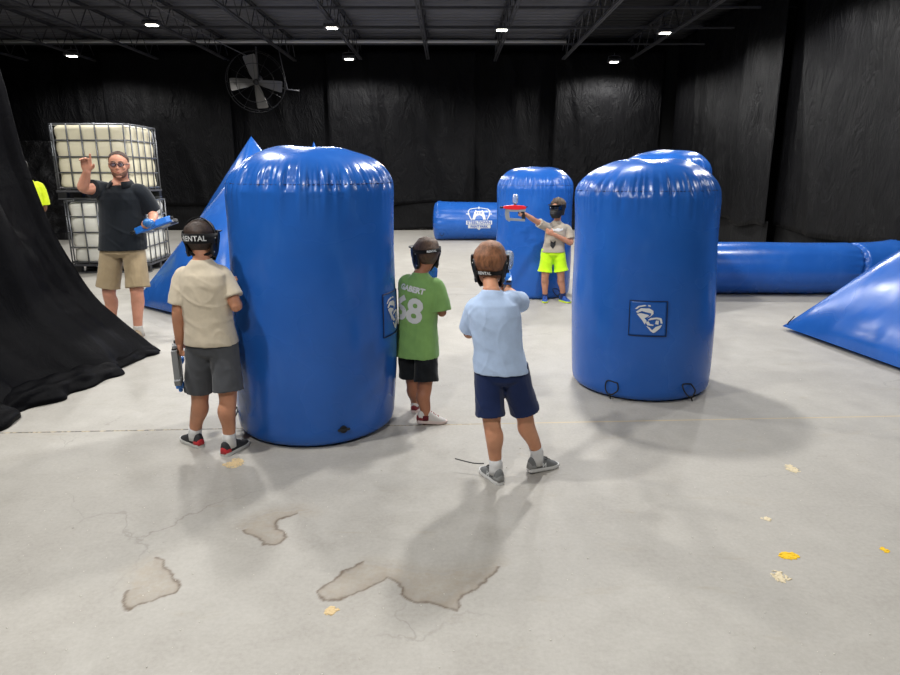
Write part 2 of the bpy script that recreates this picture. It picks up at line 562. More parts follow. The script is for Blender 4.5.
def person(name, label, group, J, fp, fc, fh, k, W, mats, shirt, shorts, toes, hands, hair, H, uph=V((0, 0, 1)), voxel=.005, shoes=None, seed=1, face=False):
    """one figure: body, clothing, hair and shoes. J = joints in the hall, fp / fc / fh = facing of pelvis, chest, head"""
    base = V(((J['anL'].x + J['anR'].x) / 2, (J['anL'].y + J['anR'].y) / 2, 0))
    root = thing(name, base, label, 'person', group)
    UP = V((0, 0, 1))
    fp, fc = V(fp).normalized(), V(fc).normalized()
    rp, rc = fp.cross(UP).normalized(), fc.cross(UP).normalized()
    P, N = J['pelvis'], J['neck']
    hipR, hipL = P + rp * W['hipj'], P - rp * W['hipj']
    axis = N - P
    def spine(t):
        f = (fp * (1 - t) + fc * t).normalized()
        r = (rp * (1 - t) + rc * t).normalized()
        return P + axis * t - f * W.get('lord', .008) * math.sin(PI * min(max(t, 0), 1)), r, f
    def tring(t, w, d, shift=0.0, n=28, e=0.85):
        c, r, f = spine(t)
        out = []
        for j in range(n):
            a = 2 * PI * j / n
            ca, sa = math.cos(a), math.sin(a)
            out.append(c + f * shift + r * (math.copysign(abs(ca) ** e, ca) * w) + f * (math.copysign(abs(sa) ** e, sa) * d))
        return out
    hw, ww, cw = W['hip'], W['waist'], W['chest']
    hd, wd, cd = W['hipd'], W['waistd'], W['chestd']
    nr = W['neck']
    prof = [(-.12, hw * .55, hd * .6), (-.07, hw * .88, hd * .9), (0, hw, hd), (.15, hw * .97, hd * .96), (.36, ww, wd), (.6, cw * .97, cd), (.76, cw, cd), (.87, cw * .93, cd * .86), (.94, cw * .68, cd * .66), (1.0, nr * 1.35, nr * 1.3)]
    body = MB()
    body.loft([tring(*p) for p in prof] + [tring(1.08, nr, nr)])
    Mh = frame(J['head'], fh, uph)
    low = Mh @ V((0, -.08 * H, -.28 * H))
    limb(body, [(N - axis * .08, nr * 1.05), (N + axis.normalized() * nr * .4, nr), (low, nr * .97), (Mh @ V((0, -.06 * H, -.1 * H)), nr * .9)])
    # head
    zs = [-.5 + i / 30 for i in range(31)]
    body.loft([[Mh @ head_pt(H, 2 * PI * j / 32, z) for j in range(32)] for z in zs])
    R3 = Mh.to_3x3()
    nose = MB()
    nose.tube([V((0, .415 * H, .06 * H)), V((0, .45 * H, -.04 * H)), V((0, .485 * H, -.11 * H)), V((0, .43 * H, -.15 * H))], [.028 * H, .035 * H, .048 * H, .04 * H], 10, True)
    for q in (-1, 1):
        nose.ellipsoid(V((q * .05 * H, .44 * H, -.125 * H)), .03 * H, .035 * H, .028 * H)
        nose.ellipsoid(V((q * .14 * H, .395 * H, .095 * H)), .11 * H, .045 * H, .028 * H)
        nose.ellipsoid(V((q * .19 * H, .335 * H, -.1 * H)), .085 * H, .075 * H, .08 * H)
        E = Matrix.Rotation(q * -.35, 3, 'Z') @ Matrix.Rotation(-.15, 3, 'X')
        nose.ellipsoid(V((q * .345 * H, -.03 * H, -.04 * H)), .028 * H, .075 * H, .125 * H, E)
        nose.ellipsoid(V((q * .36 * H, -.055 * H, .01 * H)), .03 * H, .06 * H, .07 * H, E)
    nose.ellipsoid(V((0, .4 * H, -.42 * H)), .11 * H, .06 * H, .07 * H)
    nose.ellipsoid(V((0, .425 * H, -.24 * H)), .1 * H, .035 * H, .03 * H)
    nose.ellipsoid(V((0, .42 * H, -.285 * H)), .085 * H, .036 * H, .028 * H)
    body.add([Mh @ p for p in nose.v], nose.f)
    # limbs
    a = W['arm']; g = W['leg']
    for sd in 'LR':
        s_, e_, w_ = J['sh' + sd], J['el' + sd], J['wr' + sd]
        inn = spine(.84)[0]
        limb(body, [(s_ + (inn - s_) * .35, a[0] * .95), (s_, a[0]), (rail(s_, e_, .45), a[1]), (e_, a[2]), (rail(e_, w_, .3), a[3]), (w_, a[4])])
        hd_, hn_, hs_, curl, pt = hands[sd]
        hand(body, w_, hd_, hn_, hs_, W['hand'], curl, point=pt)
        h_, k_, n_ = (hipL if sd == 'L' else hipR), J['kn' + sd], J['an' + sd]
        tw = V((*toes[sd], 0)).normalized()
        limb(body, [(h_ + V((0, 0, .02)), g[0]), (rail(h_, k_, .4), g[1]), (k_, g[2]), (rail(k_, n_, .3) - tw * g[3] * .28, g[3]), (rail(k_, n_, .65), g[3] * .78), (n_, g[4])])
        limb(body, [(n_, g[4]), (V((n_.x, n_.y, n_.z * .5)), g[4] * .9), (V((n_.x, n_.y, .035)) + tw * W['foot'] * .22, g[4] * .45), (V((n_.x, n_.y, .032)) + tw * W['foot'] * .45, g[4] * .4)])
    bme = union(body, voxel, 2, .5)
    link_mesh('body', bme, mats['skin'], root)
    # shirt
    sh = MB()
    ad, hem = shirt['loose'], shirt['hem']
    flare = shirt.get('flare', 1.0)
    sprof = [(hem, max(hw, ww) * flare + ad * 1.9 + .006, hd * flare + ad * 1.9), (hem + .06, max(hw, ww) * flare + ad * 1.9 + .004, hd * flare + ad * 1.8), (.3, max(hw * .96, ww) + ad * 1.4, max(wd, hd * .9) + ad * 1.2), (.6, cw * .98 + ad, cd + ad), (.76, cw + ad, cd + ad), (.87, cw * .93 + ad, cd * .88 + ad), (.945, cw * .70 + ad * .7, cd * .7 + ad * .6), (shirt.get('ntop', 1.05) - .05, nr * 1.55 + ad * .3, nr * 1.5 + ad * .2), (shirt.get('ntop', 1.05), nr * 1.2, nr * 1.2)]
    sprof = [q for i, q in enumerate(sprof) if i < 2 or q[0] > hem + .12]
    sh.loft([tring(*q) for q in sprof])
    for sd in 'LR':
        s_, e_, w_ = J['sh' + sd], J['el' + sd], J['wr' + sd]
        inn = spine(.82)[0]
        fr = shirt['sleeve'][sd]
        end = rail(s_, e_, min(fr, 1)) if fr <= 1 else rail(e_, w_, fr - 1)
        st = [s_ + (inn - s_) * .45, s_ + (inn - s_) * .12]
        rr = [a[0] + ad * .9, a[0] + ad * 1.1]
        st += [rail(s_, end, .5), end]; rr += [a[1] + ad * 1.45, a[1] + ad * 1.75]
        if fr > 1: st.insert(3, e_); rr.insert(3, a[2] + ad * 1.7)
        P_, R_ = catmull(st, 5), catmull(rr, 5)
        sh.tube(P_, R_, 20, False)
    sme = union(sh, max(.006, voxel * 1.15), 3, .5)
    fray(sme, shirt.get('fold', .008), shirt.get('ff', 9), seed, (1, 1, .8))
    so = link_mesh(shirt['name'], sme, shirt['mat'], root)
    if shirt.get('label'): so['label'] = shirt['label']
    # shorts
    st = MB()
    b2 = shorts['loose']
    st.loft([tring(t, w + b2 * m_, d + b2 * m_) for t, w, d, m_ in ((-.16, hw * .6, hd * .72, .8), (-.09, hw * .95, hd * .98, 1), (0, hw, hd, 1), (.14, hw * .97, hd * .97, .9), (shorts.get('top', .24), hw * .93, hd * .95, .5))])
    for sd in 'LR':
        h_, k_, n_ = (hipL if sd == 'L' else hipR), J['kn' + sd], J['an' + sd]
        fr = shorts['len'][sd]
        end = rail(h_, k_, min(fr, 1)) if fr <= 1 else rail(k_, n_, fr - 1)
        out = (rp if sd == 'R' else -rp) * b2 * .5
        P_ = catmull([h_ + V((0, 0, .03)), rail(h_, end, .4) + out, rail(h_, end, .8) + out * 1.3, end + out * 1.4], 5)
        R_ = catmull([g[0] + b2 * .6, g[1] + b2 * 1.0, g[1] * .97 + b2 * 1.2, g[1] * .95 + b2 * shorts.get('flare', 1.6)], 5)
        st.tube(P_, R_, 22, False)
    tme = union(st, max(.006, voxel * 1.15), 2, .5)
    fray(tme, shorts.get('fold', .006), 10, seed + 5, (1, 1, .55))
    link_mesh('shorts', tme, shorts['mat'], root)
    # socks and shoes
    for sd in 'LR':
        n_ = J['an' + sd]; k_ = J['kn' + sd]
        if mats.get('sock'):
            m_ = MB()
            m_.tube([V((n_.x, n_.y, .04)), V((n_.x, n_.y, n_.z * .75)), n_, rail(n_, k_, mats.get('sock_h', .12))], [g[4] * 1.15, g[4] * 1.15, g[4] * 1.12, g[4] * 1.16], 18, False)
            link_mesh('sock', m_.mesh(), mats['sock'], root)
        if shoes: shoe(root, 'shoe', n_, toes[sd], W['foot'], shoes, **shoes.get('kw', {}).get(sd, {}))
    # hair
    if hair:
        hm = MB(); rings = []
        nz, nt = 26, 48
        for i in range(nz + 1):
            z = -.36 + .86 * i / nz
            rings.append([(z, 2 * PI * j / nt) for j in range(nt)])
        vs, keep = [], []
        for r in rings:
            for z, th in r:
                c = math.cos(th)
                front = (c + 1) / 2
                line = hair['nape'] + (hair['front'] - hair['nape']) * front ** 1.3
                lift = hair['len'] * H * (0.35 + 0.65 * min(1, max(0, (z - line) / .25)))
                p = head_pt(H, th, z, 1.0, lift)
                if z > .3: p.z += hair['len'] * H * (z - .3) / .2 * hair.get('top', 1)
                p += V((noise.noise(p * 26 + V((seed, 0, 0))), noise.noise(p * 24 + V((0, seed, 3))), noise.noise(p * 25 + V((7, 0, seed))))) * hair['len'] * H * .55
                p = V((p.x, p.y, p.z))
                vs.append(Mh @ p); keep.append(z >= line - .015)
        fs = []
        for i in range(nz):
            for j in range(nt):
                q = (i * nt + j, i * nt + (j + 1) % nt, (i + 1) * nt + (j + 1) % nt, (i + 1) * nt + j)
                if all(keep[x] for x in q): fs.append(q)
        vs.append(Mh @ V((0, -.02 * H, (.5 + hair['len'] * (1 + hair.get('top', 1)) * .8) * H))); ci = len(vs) - 1
        for j in range(nt): fs.append((nz * nt + j, nz * nt + (j + 1) % nt, ci))
        hm.add(vs, fs)
        me = hm.mesh()
        bm = bmesh.new(); bm.from_mesh(me)
        bmesh.ops.delete(bm, geom=[v for v in bm.verts if not v.link_faces], context='VERTS')
        r_ = bmesh.ops.solidify(bm, geom=bm.faces[:], thickness=.012 * H / .2 * -1)
        bmesh.ops.recalc_face_normals(bm, faces=bm.faces)
        bm.to_mesh(me); bm.free()
        link_mesh('hair', me, hair['mat'], root)
    if face:
        for q in (-1, 1):
            e = MB().ellipsoid(V((0, 0, 0)), .05 * H, .04 * H, .038 * H, None, 16, 10)
            e.v = [Mh @ (p + V((q * .14 * H, .385 * H, .015 * H))) for p in e.v]
            eo = e.build('eye', mat('eye white', (222, 216, 210), .25), root)
            i_ = MB().ellipsoid(V((0, 0, 0)), .024 * H, .012 * H, .024 * H, None, 12, 8)
            i_.v = [Mh @ (p + V((q * .14 * H, .42 * H, .015 * H))) for p in i_.v]
            i_.build('iris', mat('dark iris', (34, 26, 22), .2), eo)
            b_ = MB()
            b_.tube([Mh @ V((q * x * H, y * H, z * H)) for x, y, z in ((.05, .45, .115), (.13, .455, .135), (.23, .39, .115))], [.014 * H, .02 * H, .01 * H], 8, True)
            b_.build('eyebrow', hair['mat'], root)
        l_ = MB()
        l_.tube([Mh @ V((x * H, (.455 - abs(x) * .5) * H, (-.26 + abs(x) * .12) * H)) for x in (-.11, -.05, 0, .05, .11)], [.008 * H, .015 * H, .017 * H, .015 * H, .008 * H], 8, True)
        l_.build('lips', mat('lips', (150, 82, 74), .45), root)
    return root, Mh, so, sme

# ---------------------------------------------------------------- goggle masks
def band(Mh, H, zc, half, t0, t1, off, thick, n=40, s=1.0):
    """a strap round the skull between two angles; zc(theta) is its height"""
    rings = []
    for i in range(n + 1):
        th = t0 + (t1 - t0) * i / n
        z = zc(th)
        out = []
        for dz, ad in ((-half, off), (half, off), (half, off + thick), (-half, off + thick)):
            p = head_pt(H, th, z + dz * .5, s, ad); p.z = (z + dz) * H
            out.append(Mh @ p)
        rings.append(out)
    return MB().loft(rings)

def mask(root, Mh, H, zc, half, txt=None, tsize=.2, off=.014, top_strap=False, chin_strap=True, tshift=0.0, visor=True):
    """full goggle mask: shell, lens, visor, ear guards, straps"""
    nt, nz = 44, 26
    vs, fs = [], []
    for i in range(nz + 1):
        z = -.56 + .80 * i / nz
        tm = math.radians(100 - 34 * max(0, (-.2 - z) / .36) ** 1.5 - 8 * max(0, (z - .1) / .14))
        for j in range(nt + 1):
            th = -tm + 2 * tm * j / nt
            c = math.cos(th)
            p = head_pt(H, th, max(z, -.36), 1.06, .016)
            p.z = z * H
            sn = max(0, c) ** 2.2 * (.10 + .10 * math.exp(-((z + .3) / .2) ** 2))
            p += V((math.sin(th) * .02 * H, sn * H, 0))
            if z < -.36: p.y -= (-.36 - z) * .55 * H * max(0, c); p.x *= 1 + (z + .36) * 1.1
            p += V((0, 0, 0)) 
            groove = .012 * math.sin(z * 62) * (1 if z < -.12 else 0) * max(0, c)
            p.y += groove * H
            vs.append(Mh @ p)
    for i in range(nz):
        z = -.56 + .80 * (i + .5) / nz
        for j in range(nt):
            th = abs(-1 + 2 * (j + .5) / nt) * 100
            fs.append((i * (nt + 1) + j, i * (nt + 1) + j + 1, (i + 1) * (nt + 1) + j + 1, (i + 1) * (nt + 1) + j))
    me = MB().add(vs, fs).mesh()
    bm = bmesh.new(); bm.from_mesh(me)
    bmesh.ops.recalc_face_normals(bm, faces=bm.faces)
    bmesh.ops.solidify(bm, geom=bm.faces[:], thickness=.004)
    bmesh.ops.recalc_face_normals(bm, faces=bm.faces)
    bm.to_mesh(me); bm.free()
    mo = link_mesh('mask', me, M_BLACK, root)
    # lens, bulging forward at the eyes
    vs, fs = [], []
    nt2, nz2 = 26, 10
    for i in range(nz2 + 1):
        z = -.08 + .28 * i / nz2
        for j in range(nt2 + 1):
            th = math.radians(-62 + 124 * j / nt2)
            edge = min(1, 6 * min(i / nz2, 1 - i / nz2)) * min(1, 6 * min(j / nt2, 1 - j / nt2))
            p = head_pt(H, th, z, 1.06, .018 + .007 * edge)
            c = math.cos(th)
            sn = max(0, c) ** 2.2 * (.10 + .10 * math.exp(-((z + .3) / .2) ** 2))
            p += V((math.sin(th) * .02 * H, sn * H, 0))
            vs.append(Mh @ p)
    for i in range(nz2):
        for j in range(nt2):
            fs.append((i * (nt2 + 1) + j, i * (nt2 + 1) + j + 1, (i + 1) * (nt2 + 1) + j + 1, (i + 1) * (nt2 + 1) + j))
    lm = MB().add(vs, fs)
    lm.build('lens', M_LENS, mo)
    if visor:
        rings = []
        for i in range(21):
            th = math.radians(-70 + 140 * i / 20)
            c = math.cos(th)
            a_ = head_pt(H, th, .22, 1.06, .016) + V((0, .08 * H * max(0, c), 0))
            b_ = a_ + V((math.sin(th) * .06 * H, (.05 + .2 * max(0, c) ** 1.3) * H, .01 * H))
            rings.append([Mh @ (a_ + V((0, 0, .012 * H))), Mh @ (b_ + V((0, 0, .008 * H))), Mh @ (b_ - V((0, 0, .008 * H))), Mh @ (a_ - V((0, 0, .03 * H)))])
        MB().loft(rings).build('visor', M_BLACK, mo, bevel=0)
    for q in (-1, 1):
        e = MB()
        rings = []
        for off2, sc in ((.002, .92), (.007, 1.0), (.013, .96), (.016, .8), (.017, .5)):
            ring = []
            for j in range(28):
                a = 2 * PI * j / 28
                ca, sa = math.cos(a), math.sin(a)
                y = (-.03 + .19 * sc * math.copysign(abs(ca) ** .7, ca)) * H
                z = (-.13 + .30 * sc * math.copysign(abs(sa) ** .7, sa)) * H
                w = head_layer(max(-.2, min(.1, z / H)))[0]
                ring.append(Mh @ V((q * (w * H * (1 - .5 * max(0, -y / H - .05)) + off2 * H / .2), y, z)))
            rings.append(ring)
        e.loft(rings)
        eo = e.build('ear_guard', M_BLACK, mo)
        n_ = MB()
        for (y, z) in ((-.13, .06), (-.13, -.3), (.06, -.12)):
            n_.ellipsoid(Mh @ V((q * (head_layer(max(-.2, min(.1, z)))[0] * H * (1 - .5 * max(0, -y - .05)) + .0155 * H / .2), y * H, z * H)), .005, .005, .005, None, 10, 6)
        n_.build('snap_stud', mat('steel stud', (190, 190, 186), .3, .8), eo)
    b = band(Mh, H, zc, half, math.radians(84), math.radians(276), off, .004, 48)
    s_ = b.build('strap', M_STRAP, mo)
    if txt:
        bm = text_mesh(txt, tsize * H, .004 * H, 1.05)
        def fn(x, y):
            th = PI + tshift - x / (.38 * H + off)
            z = zc(th) + y / H
            p = head_pt(H, th, zc(th) + (z - zc(th)) * .5, 1.0, off + .0058); p.z = z * H
            return Mh @ p
        me = wrap_bm(bm, fn)
        link_mesh('strap_print', me, M_PRINT, s_, smooth=False)
    if chin_strap:
        c = MB()
        pts = []
        for i in range(17):
            th = math.radians(95 + 170 * i / 16)
            z = -.24 - .15 * math.sin(PI * i / 16)
            p = head_pt(H, th, max(z, -.33), 1.0, .014); p.z = z * H
            pts.append(Mh @ p)
        c.tube(pts, .0085, 8, True)
        c.tube([pts[10], pts[10] + V((.012, -.012, -.02)), pts[10] + V((.02, -.014, -.05))], .004, 6, True)
        c.build('neck_strap', M_STRAP, mo)
    if top_strap:
        c = MB(); pts = []
        for i in range(25):
            a = PI * i / 24
            x = math.cos(a) * .40
            z = .02 + .53 * math.sin(a)
            pts.append(Mh @ V((x * H, (-.08 - .05 * math.sin(a)) * H, (z + .03) * H)))
        rings = []
        for i, p in enumerate(pts):
            d = (pts[min(i + 1, 24)] - pts[max(i - 1, 0)]).normalized()
            yv = (Mh.to_3x3() @ V((0, 1, 0))).normalized()
            n2 = d.cross(yv).normalized()
            rings.append([p + yv * s1 * .011 + n2 * s2 * .003 for s1, s2 in ((-1, -1), (1, -1), (1, 1), (-1, 1))])
        c.loft(rings)
        c.build('crown_strap', M_STRAP, mo)
    return mo

# ---------------------------------------------------------------- blaster
def blaster(loc, fwd, up, shroud, hopper, label, group='foam pellet blasters', scale=1.0, tip=None):
    """toy pellet blaster: frame loop, grip, coloured shroud, barrel, trigger and hopper"""
    f = V(fwd).normalized(); u = V(up); u = (u - f * u.dot(f)).normalized(); r = f.cross(u)
    t = thing('pellet_blaster', loc, label, 'toy blaster', group)
    L = V(loc)
    def W(x, y, z): return L + (f * x + r * y + u * z) * scale
    def prism(pts, hw, name, m, bev, parent=t):
        n = len(pts)
        mb = MB()
        vs = [W(x, -hw, z) for x, z in pts] + [W(x, hw, z) for x, z in pts]
        fs = [tuple(range(n)), tuple(range(2 * n - 1, n - 1, -1))] + [(i, i + n, (i + 1) % n + n, (i + 1) % n) for i in range(n)]
        mb.add(vs, fs, True)
        return mb.build(name, m, parent, False, False, bev)
    sh = prism([(-.06, .012), (-.07, .045), (-.03, .06), (.1, .066), (.2, .058), (.26, .045), (.27, .02), (.2, .004), (.06, .0)], .026, 'shroud', shroud, .006)
    prism([(-.07, .03), (-.09, .038), (-.09, .05), (-.065, .05)], .014, 'rear_knob', M_BLACK, .003)
    fr = prism([(-.05, .01), (.23, .01), (.24, -.02), (.2, -.035), (.195, -.11), (.17, -.135), (.02, -.145), (-.07, -.14), (-.085, -.125), (-.055, -.02)], .017, 'frame_blank', M_GREYPLASTIC, .004)
    # open loop of the frame between front guard and grip
    me = fr.data
    fr.name = 'frame'
    bpy.data.objects.remove(fr)
    fm = MB()
    def bar(pts, w, h):
        rings = []
        for i, (x, z) in enumerate(pts):
            a, b = pts[max(i - 1, 0)], pts[min(i + 1, len(pts) - 1)]
            dx, dz = b[0] - a[0], b[1] - a[1]
            l = math.hypot(dx, dz) or 1
            nx, nz = -dz / l, dx / l
            rings.append([W(x + nx * h, -w, z + nz * h), W(x + nx * h, w, z + nz * h), W(x - nx * h, w, z - nz * h), W(x - nx * h, -w, z - nz * h)])
        fm.loft(rings)
    bar([(-.06, .0), (.08, -.005), (.22, -.002)], .023, .02)
    bar([(.2, .0), (.2, -.06), (.185, -.12), (.15, -.138)], .02, .026)
    bar([(.19, -.128), (.06, -.132), (-.06, -.138)], .019, .017)
    fm.build('frame', M_GREYPLASTIC, t, False)
    prism([(-.045, -.01), (.0, -.01), (-.02, -.13), (-.075, -.13)], .017, 'grip', M_BLACK, .005)
    prism([(.03, -.018), (.04, -.018), (.035, -.05), (.024, -.058)], .005, 'trigger', M_BLACK, .001)
    b = MB(); b.tube([W(.24, 0, .03), W(.30, 0, .03), W(.305, 0, .03)], [.015 * scale, .015 * scale, .012 * scale], 16)
    b.build('barrel', tip or M_BLACK, t)
    if tip: prism([(.225, .0), (.275, .004), (.285, .03), (.275, .05), (.225, .056)], .03, 'muzzle_guard', tip, .006)
    k = MB(); k.tube([W(.09, 0, .055), W(.09, 0, .088)], [.019 * scale, .016 * scale], 16)
    k.build('hopper_neck', M_BLACK, t)
    h = MB(); prof = [(.082, .016), (.095, .03), (.115, .038), (.16, .039), (.19, .036), (.205, .026), (.212, .01)]
    rings = []
    for z, q in prof:
        rings.append([W(.09 + math.cos(2 * PI * j / 20) * q, math.sin(2 * PI * j / 20) * q, z) for j in range(20)])
    h.loft(rings)
    h.build('hopper', hopper, t)
    return t

# ================================================================== THE ROOM
XL, XR, YF, YB, ZC = -14.0, 7.0, -7.0, 19.7, 5.3

def in_poly(x, y, P):
    c = False
    for (x0, y0), (x1, y1) in zip(P, P[1:] + P[:1]):
        if (y0 > y) != (y1 > y) and x < (x1 - x0) * (y - y0) / (y1 - y0) + x0: c = not c
    return c

def seg_dist(x, y, P):
    best = 9.0; bi = 0
    for i, ((x0, y0), (x1, y1)) in enumerate(zip(P, P[1:] + P[:1])):
        dx, dy = x1 - x0, y1 - y0
        t = max(0, min(1, ((x - x0) * dx + (y - y0) * dy) / (dx * dx + dy * dy + 1e-12)))
        d = math.hypot(x - x0 - dx * t, y - y0 - dy * t)
        if d < best: best = d; bi = i
    return best, bi

def gp(pts): return [tuple(G(*p)[:2]) for p in pts]
# dried water stains with dark rims: outline, and the outline segments that fade out
STAINS = [
    (gp([(129, 570), (155, 557), (162, 560), (170, 571), (180, 582), (172, 592), (150, 602), (136, 605), (127, 611), (123, 606), (130, 590)]), {0, 10}),
    (gp([(243, 531), (255, 536), (265, 545), (280, 543), (289, 536), (278, 529), (277, 521), (295, 514), (316, 511), (300, 508), (268, 512), (250, 520)]), {7, 8, 9, 10, 11}),
    (gp([(318, 591), (324, 599), (339, 602), (364, 591), (388, 578), (400, 583), (408, 598), (422, 603), (456, 611), (466, 593), (486, 583), (500, 566), (497, 560), (471, 568), (442, 573), (412, 570), (393, 566), (364, 561), (339, 573)]), {11, 12, 13, 14, 15, 16}),
]

def build_floor():
    x0, x1, y0, y1, st = -2.0, 0.45, 1.9, 3.15, 0.0065
    nx, ny = int((x1 - x0) / st), int((y1 - y0) / st)
    me = bpy.data.meshes.new('floor')
    vs = []; rim = []; fill = []
    for j in range(ny + 1):
        for i in range(nx + 1):
            x, y = x0 + (x1 - x0) * i / nx, y0 + (y1 - y0) * j / ny
            vs.append((x, y, 0.0))
            w1 = noise.noise(V((x * 9, y * 9, 2))) * .02 + noise.noise(V((x * 27, y * 27, 8))) * .010 + noise.noise(V((x * 70, y * 70, 4))) * .005
            w2 = noise.noise(V((x * 9, y * 9, 12))) * .02 + noise.noise(V((x * 27, y * 27, 18))) * .010 + noise.noise(V((x * 70, y * 70, 14))) * .005
            R = 0.0; Fl = 0.0
            for P, soft in STAINS:
                bx = [p[0] for p in P]; by = [p[1] for p in P]
                if x < min(bx) - .08 or x > max(bx) + .08 or y < min(by) - .08 or y > max(by) + .08: continue
                xx, yy = x + w1, y + w2
                d, k = seg_dist(xx, yy, P)
                ins = in_poly(xx, yy, P)
                hard = 0.12 if k in soft else 1.0
                if ins:
                    Fl = max(Fl, min(1, d / .02) if hard < 1 else 1.0)
                    R = max(R, math.exp(-(d / .007) ** 2) * hard + .2 * math.exp(-(d / .05) ** 2) * hard)
                else:
                    R = max(R, math.exp(-(d / .004) ** 2) * hard)
                    if hard < 1: Fl = max(Fl, .6 * math.exp(-(d / .04) ** 2))
            rim.append(R); fill.append(Fl)
    fs = []
    for j in range(ny):
        for i in range(nx):
            a = j * (nx + 1) + i
            fs.append((a, a + 1, a + nx + 2, a + nx + 1))
    def quad(ax, ay, bx, by):
        b = len(vs)
        vs.extend([(ax, ay, 0), (bx, ay, 0), (bx, by, 0), (ax, by, 0)])
        rim.extend([0] * 4); fill.extend([0] * 4)
        fs.append((b, b + 1, b + 2, b + 3))
    quad(XL, YF, XR, y0); quad(XL, y1, XR, YB); quad(XL, y0, x0, y1); quad(x1, y0, XR, y1)
    me.from_pydata(vs, [], fs); me.update()
    for nm, dat in (('rim', rim), ('fill', fill)):
        at = me.attributes.new(nm, 'FLOAT', 'POINT')
        at.data.foreach_set('value', dat)
    m = bpy.data.materials.new('stained concrete floor')
    t = NT(m); b = t.b
    g = t.new('ShaderNodeNewGeometry').outputs['Position']
    n1 = t.ramp(t.noise(.55, 5, .55, g), .3, .7)
    n2 = t.ramp(t.noise(4.5, 8, .65, g, .4), .3, .72)
    n3 = t.ramp(t.noise(55, 4, .7, g), .3, .7)
    col = t.mix(n1, lin((163, 159, 151)), lin((179, 176, 168)))
    col = t.mix(t.math('MULTIPLY', n2, .75), col, lin((146, 141, 132)))
    col = t.mix(t.math('MULTIPLY', n3, .24), col, lin((205, 202, 196)))
    # tan scuffs and drag marks
    mp = t.new('ShaderNodeMapping'); mp.inputs['Rotation'].default_value = (0, 0, .5); mp.inputs['Scale'].default_value = (1.2, 5, 1)
    t.link(g, mp.inputs['Vector'])
    sc = t.ramp(t.noise(1.3, 9, .7, mp.outputs['Vector'], 1.2), .6, .74, 0, .5)
    col = t.mix(sc, col, lin((158, 146, 124)))
    mp2 = t.new('ShaderNodeMapping'); mp2.inputs['Rotation'].default_value = (0, 0, -.9); mp2.inputs['Scale'].default_value = (2, 26, 1)
    t.link(g, mp2.inputs['Vector'])
    sc2 = t.ramp(t.noise(1.5, 6, .7, mp2.outputs['Vector'], .6), .66, .72, 0, .28)
    col = t.mix(sc2, col, lin((204, 200, 194)))
    # hairline cracks
    vo = t.new('ShaderNodeTexVoronoi', feature='DISTANCE_TO_EDGE'); vo.inputs['Scale'].default_value = .8
    wv = t.new('ShaderNodeVectorMath', operation='ADD')
    nz = t.new('ShaderNodeTexNoise'); nz.inputs['Scale'].default_value = 3.0; nz.inputs['Detail'].default_value = 8
    t.link(g, nz.inputs['Vector'])
    vs2 = t.new('ShaderNodeVectorMath', operation='SCALE'); vs2.inputs['Scale'].default_value = .5
    t.link(nz.outputs['Color'], vs2.inputs[0]); t.link(g, wv.inputs[0]); t.link(vs2.outputs[0], wv.inputs[1])
    t.link(wv.outputs[0], vo.inputs['Vector'])
    cr = t.ramp(vo.outputs['Distance'], 0.0, .006, 1, 0)
    cm = t.ramp(t.noise(.9, 3, .5, g), .5, .62, 0, .45)
    col = t.mix(t.math('MULTIPLY', cr, cm), col, lin((112, 106, 98)))
    # saw-cut joint across the hall
    a_, b_ = G(0, 433), G(900, 416)
    sx = t.new('ShaderNodeSeparateXYZ'); t.link(g, sx.inputs[0])
    sl = (b_.y - a_.y) / (b_.x - a_.x)
    jl = t.math('ABSOLUTE', t.math('SUBTRACT', t.math('SUBTRACT', sx.outputs['Y'], a_.y - sl * a_.x), t.math('MULTIPLY', sx.outputs['X'], sl)))
    jn = t.ramp(jl, .004, .011, 1, 0)
    spk = t.ramp(t.noise(26, 3, .7, g), .46, .58)
    spk = t.math('MAXIMUM', t.math('MULTIPLY', spk, .85), t.ramp(sx.outputs['X'], -.4, .6))
    jc = t.mix(spk, lin((48, 46, 44)), lin((196, 178, 140)))
    col = t.mix(t.math('MULTIPLY', jn, .85), col, jc)
    far = t.math('ABSOLUTE', t.math('SUBTRACT', sx.outputs['Y'], 8.6))
    col = t.mix(t.math('MULTIPLY', t.ramp(far, .006, .02, 1, 0), .5), col, lin((132, 128, 120)))
    # stains
    fa = t.new('ShaderNodeAttribute', attribute_name='fill').outputs['Fac']
    ra = t.new('ShaderNodeAttribute', attribute_name='rim').outputs['Fac']
    mott = t.ramp(t.noise(20, 6, .7, g), .3, .7, .1, .5)
    col = t.mix(t.math('MULTIPLY', fa, mott), col, lin((158, 142, 118)))
    col = t.mix(t.math('MULTIPLY', ra, .7, True), col, lin((92, 74, 56)))
    t.link(col, b.inputs['Base Color'])
    t.link(t.ramp(n2, 0, 1, .62, .48), b.inputs['Roughness'])
    b.inputs['Specular IOR Level'].default_value = .35
    bn = t.bump(t.noise(90, 5, .7, g), .12, .003)
    t.link(bn, b.inputs['Normal'])
    o = link_mesh('floor', me, m, None, False)
    o['kind'] = 'structure'
build_floor()

M_WALL = mat('black painted wall', (12, 12, 14), .85, var=.2, vscale=1.5)
def struct(name, mb, m, smooth=False):
    return tag(mb.build(name, m, None, smooth), kind='structure')
struct('wall_back', MB().box((XL, YB, 0), (XR, YB + .15, ZC)), M_WALL)
struct('wall_right', MB().box((XR, YF, 0), (XR + .15, YB, ZC)), M_WALL)
struct('wall_left', MB().box((XL - .15, YF, 0), (XL, YB, ZC)), M_WALL)
struct('wall_front', MB().box((XL, YF - .15, 0), (XR, YF, ZC)), M_WALL)

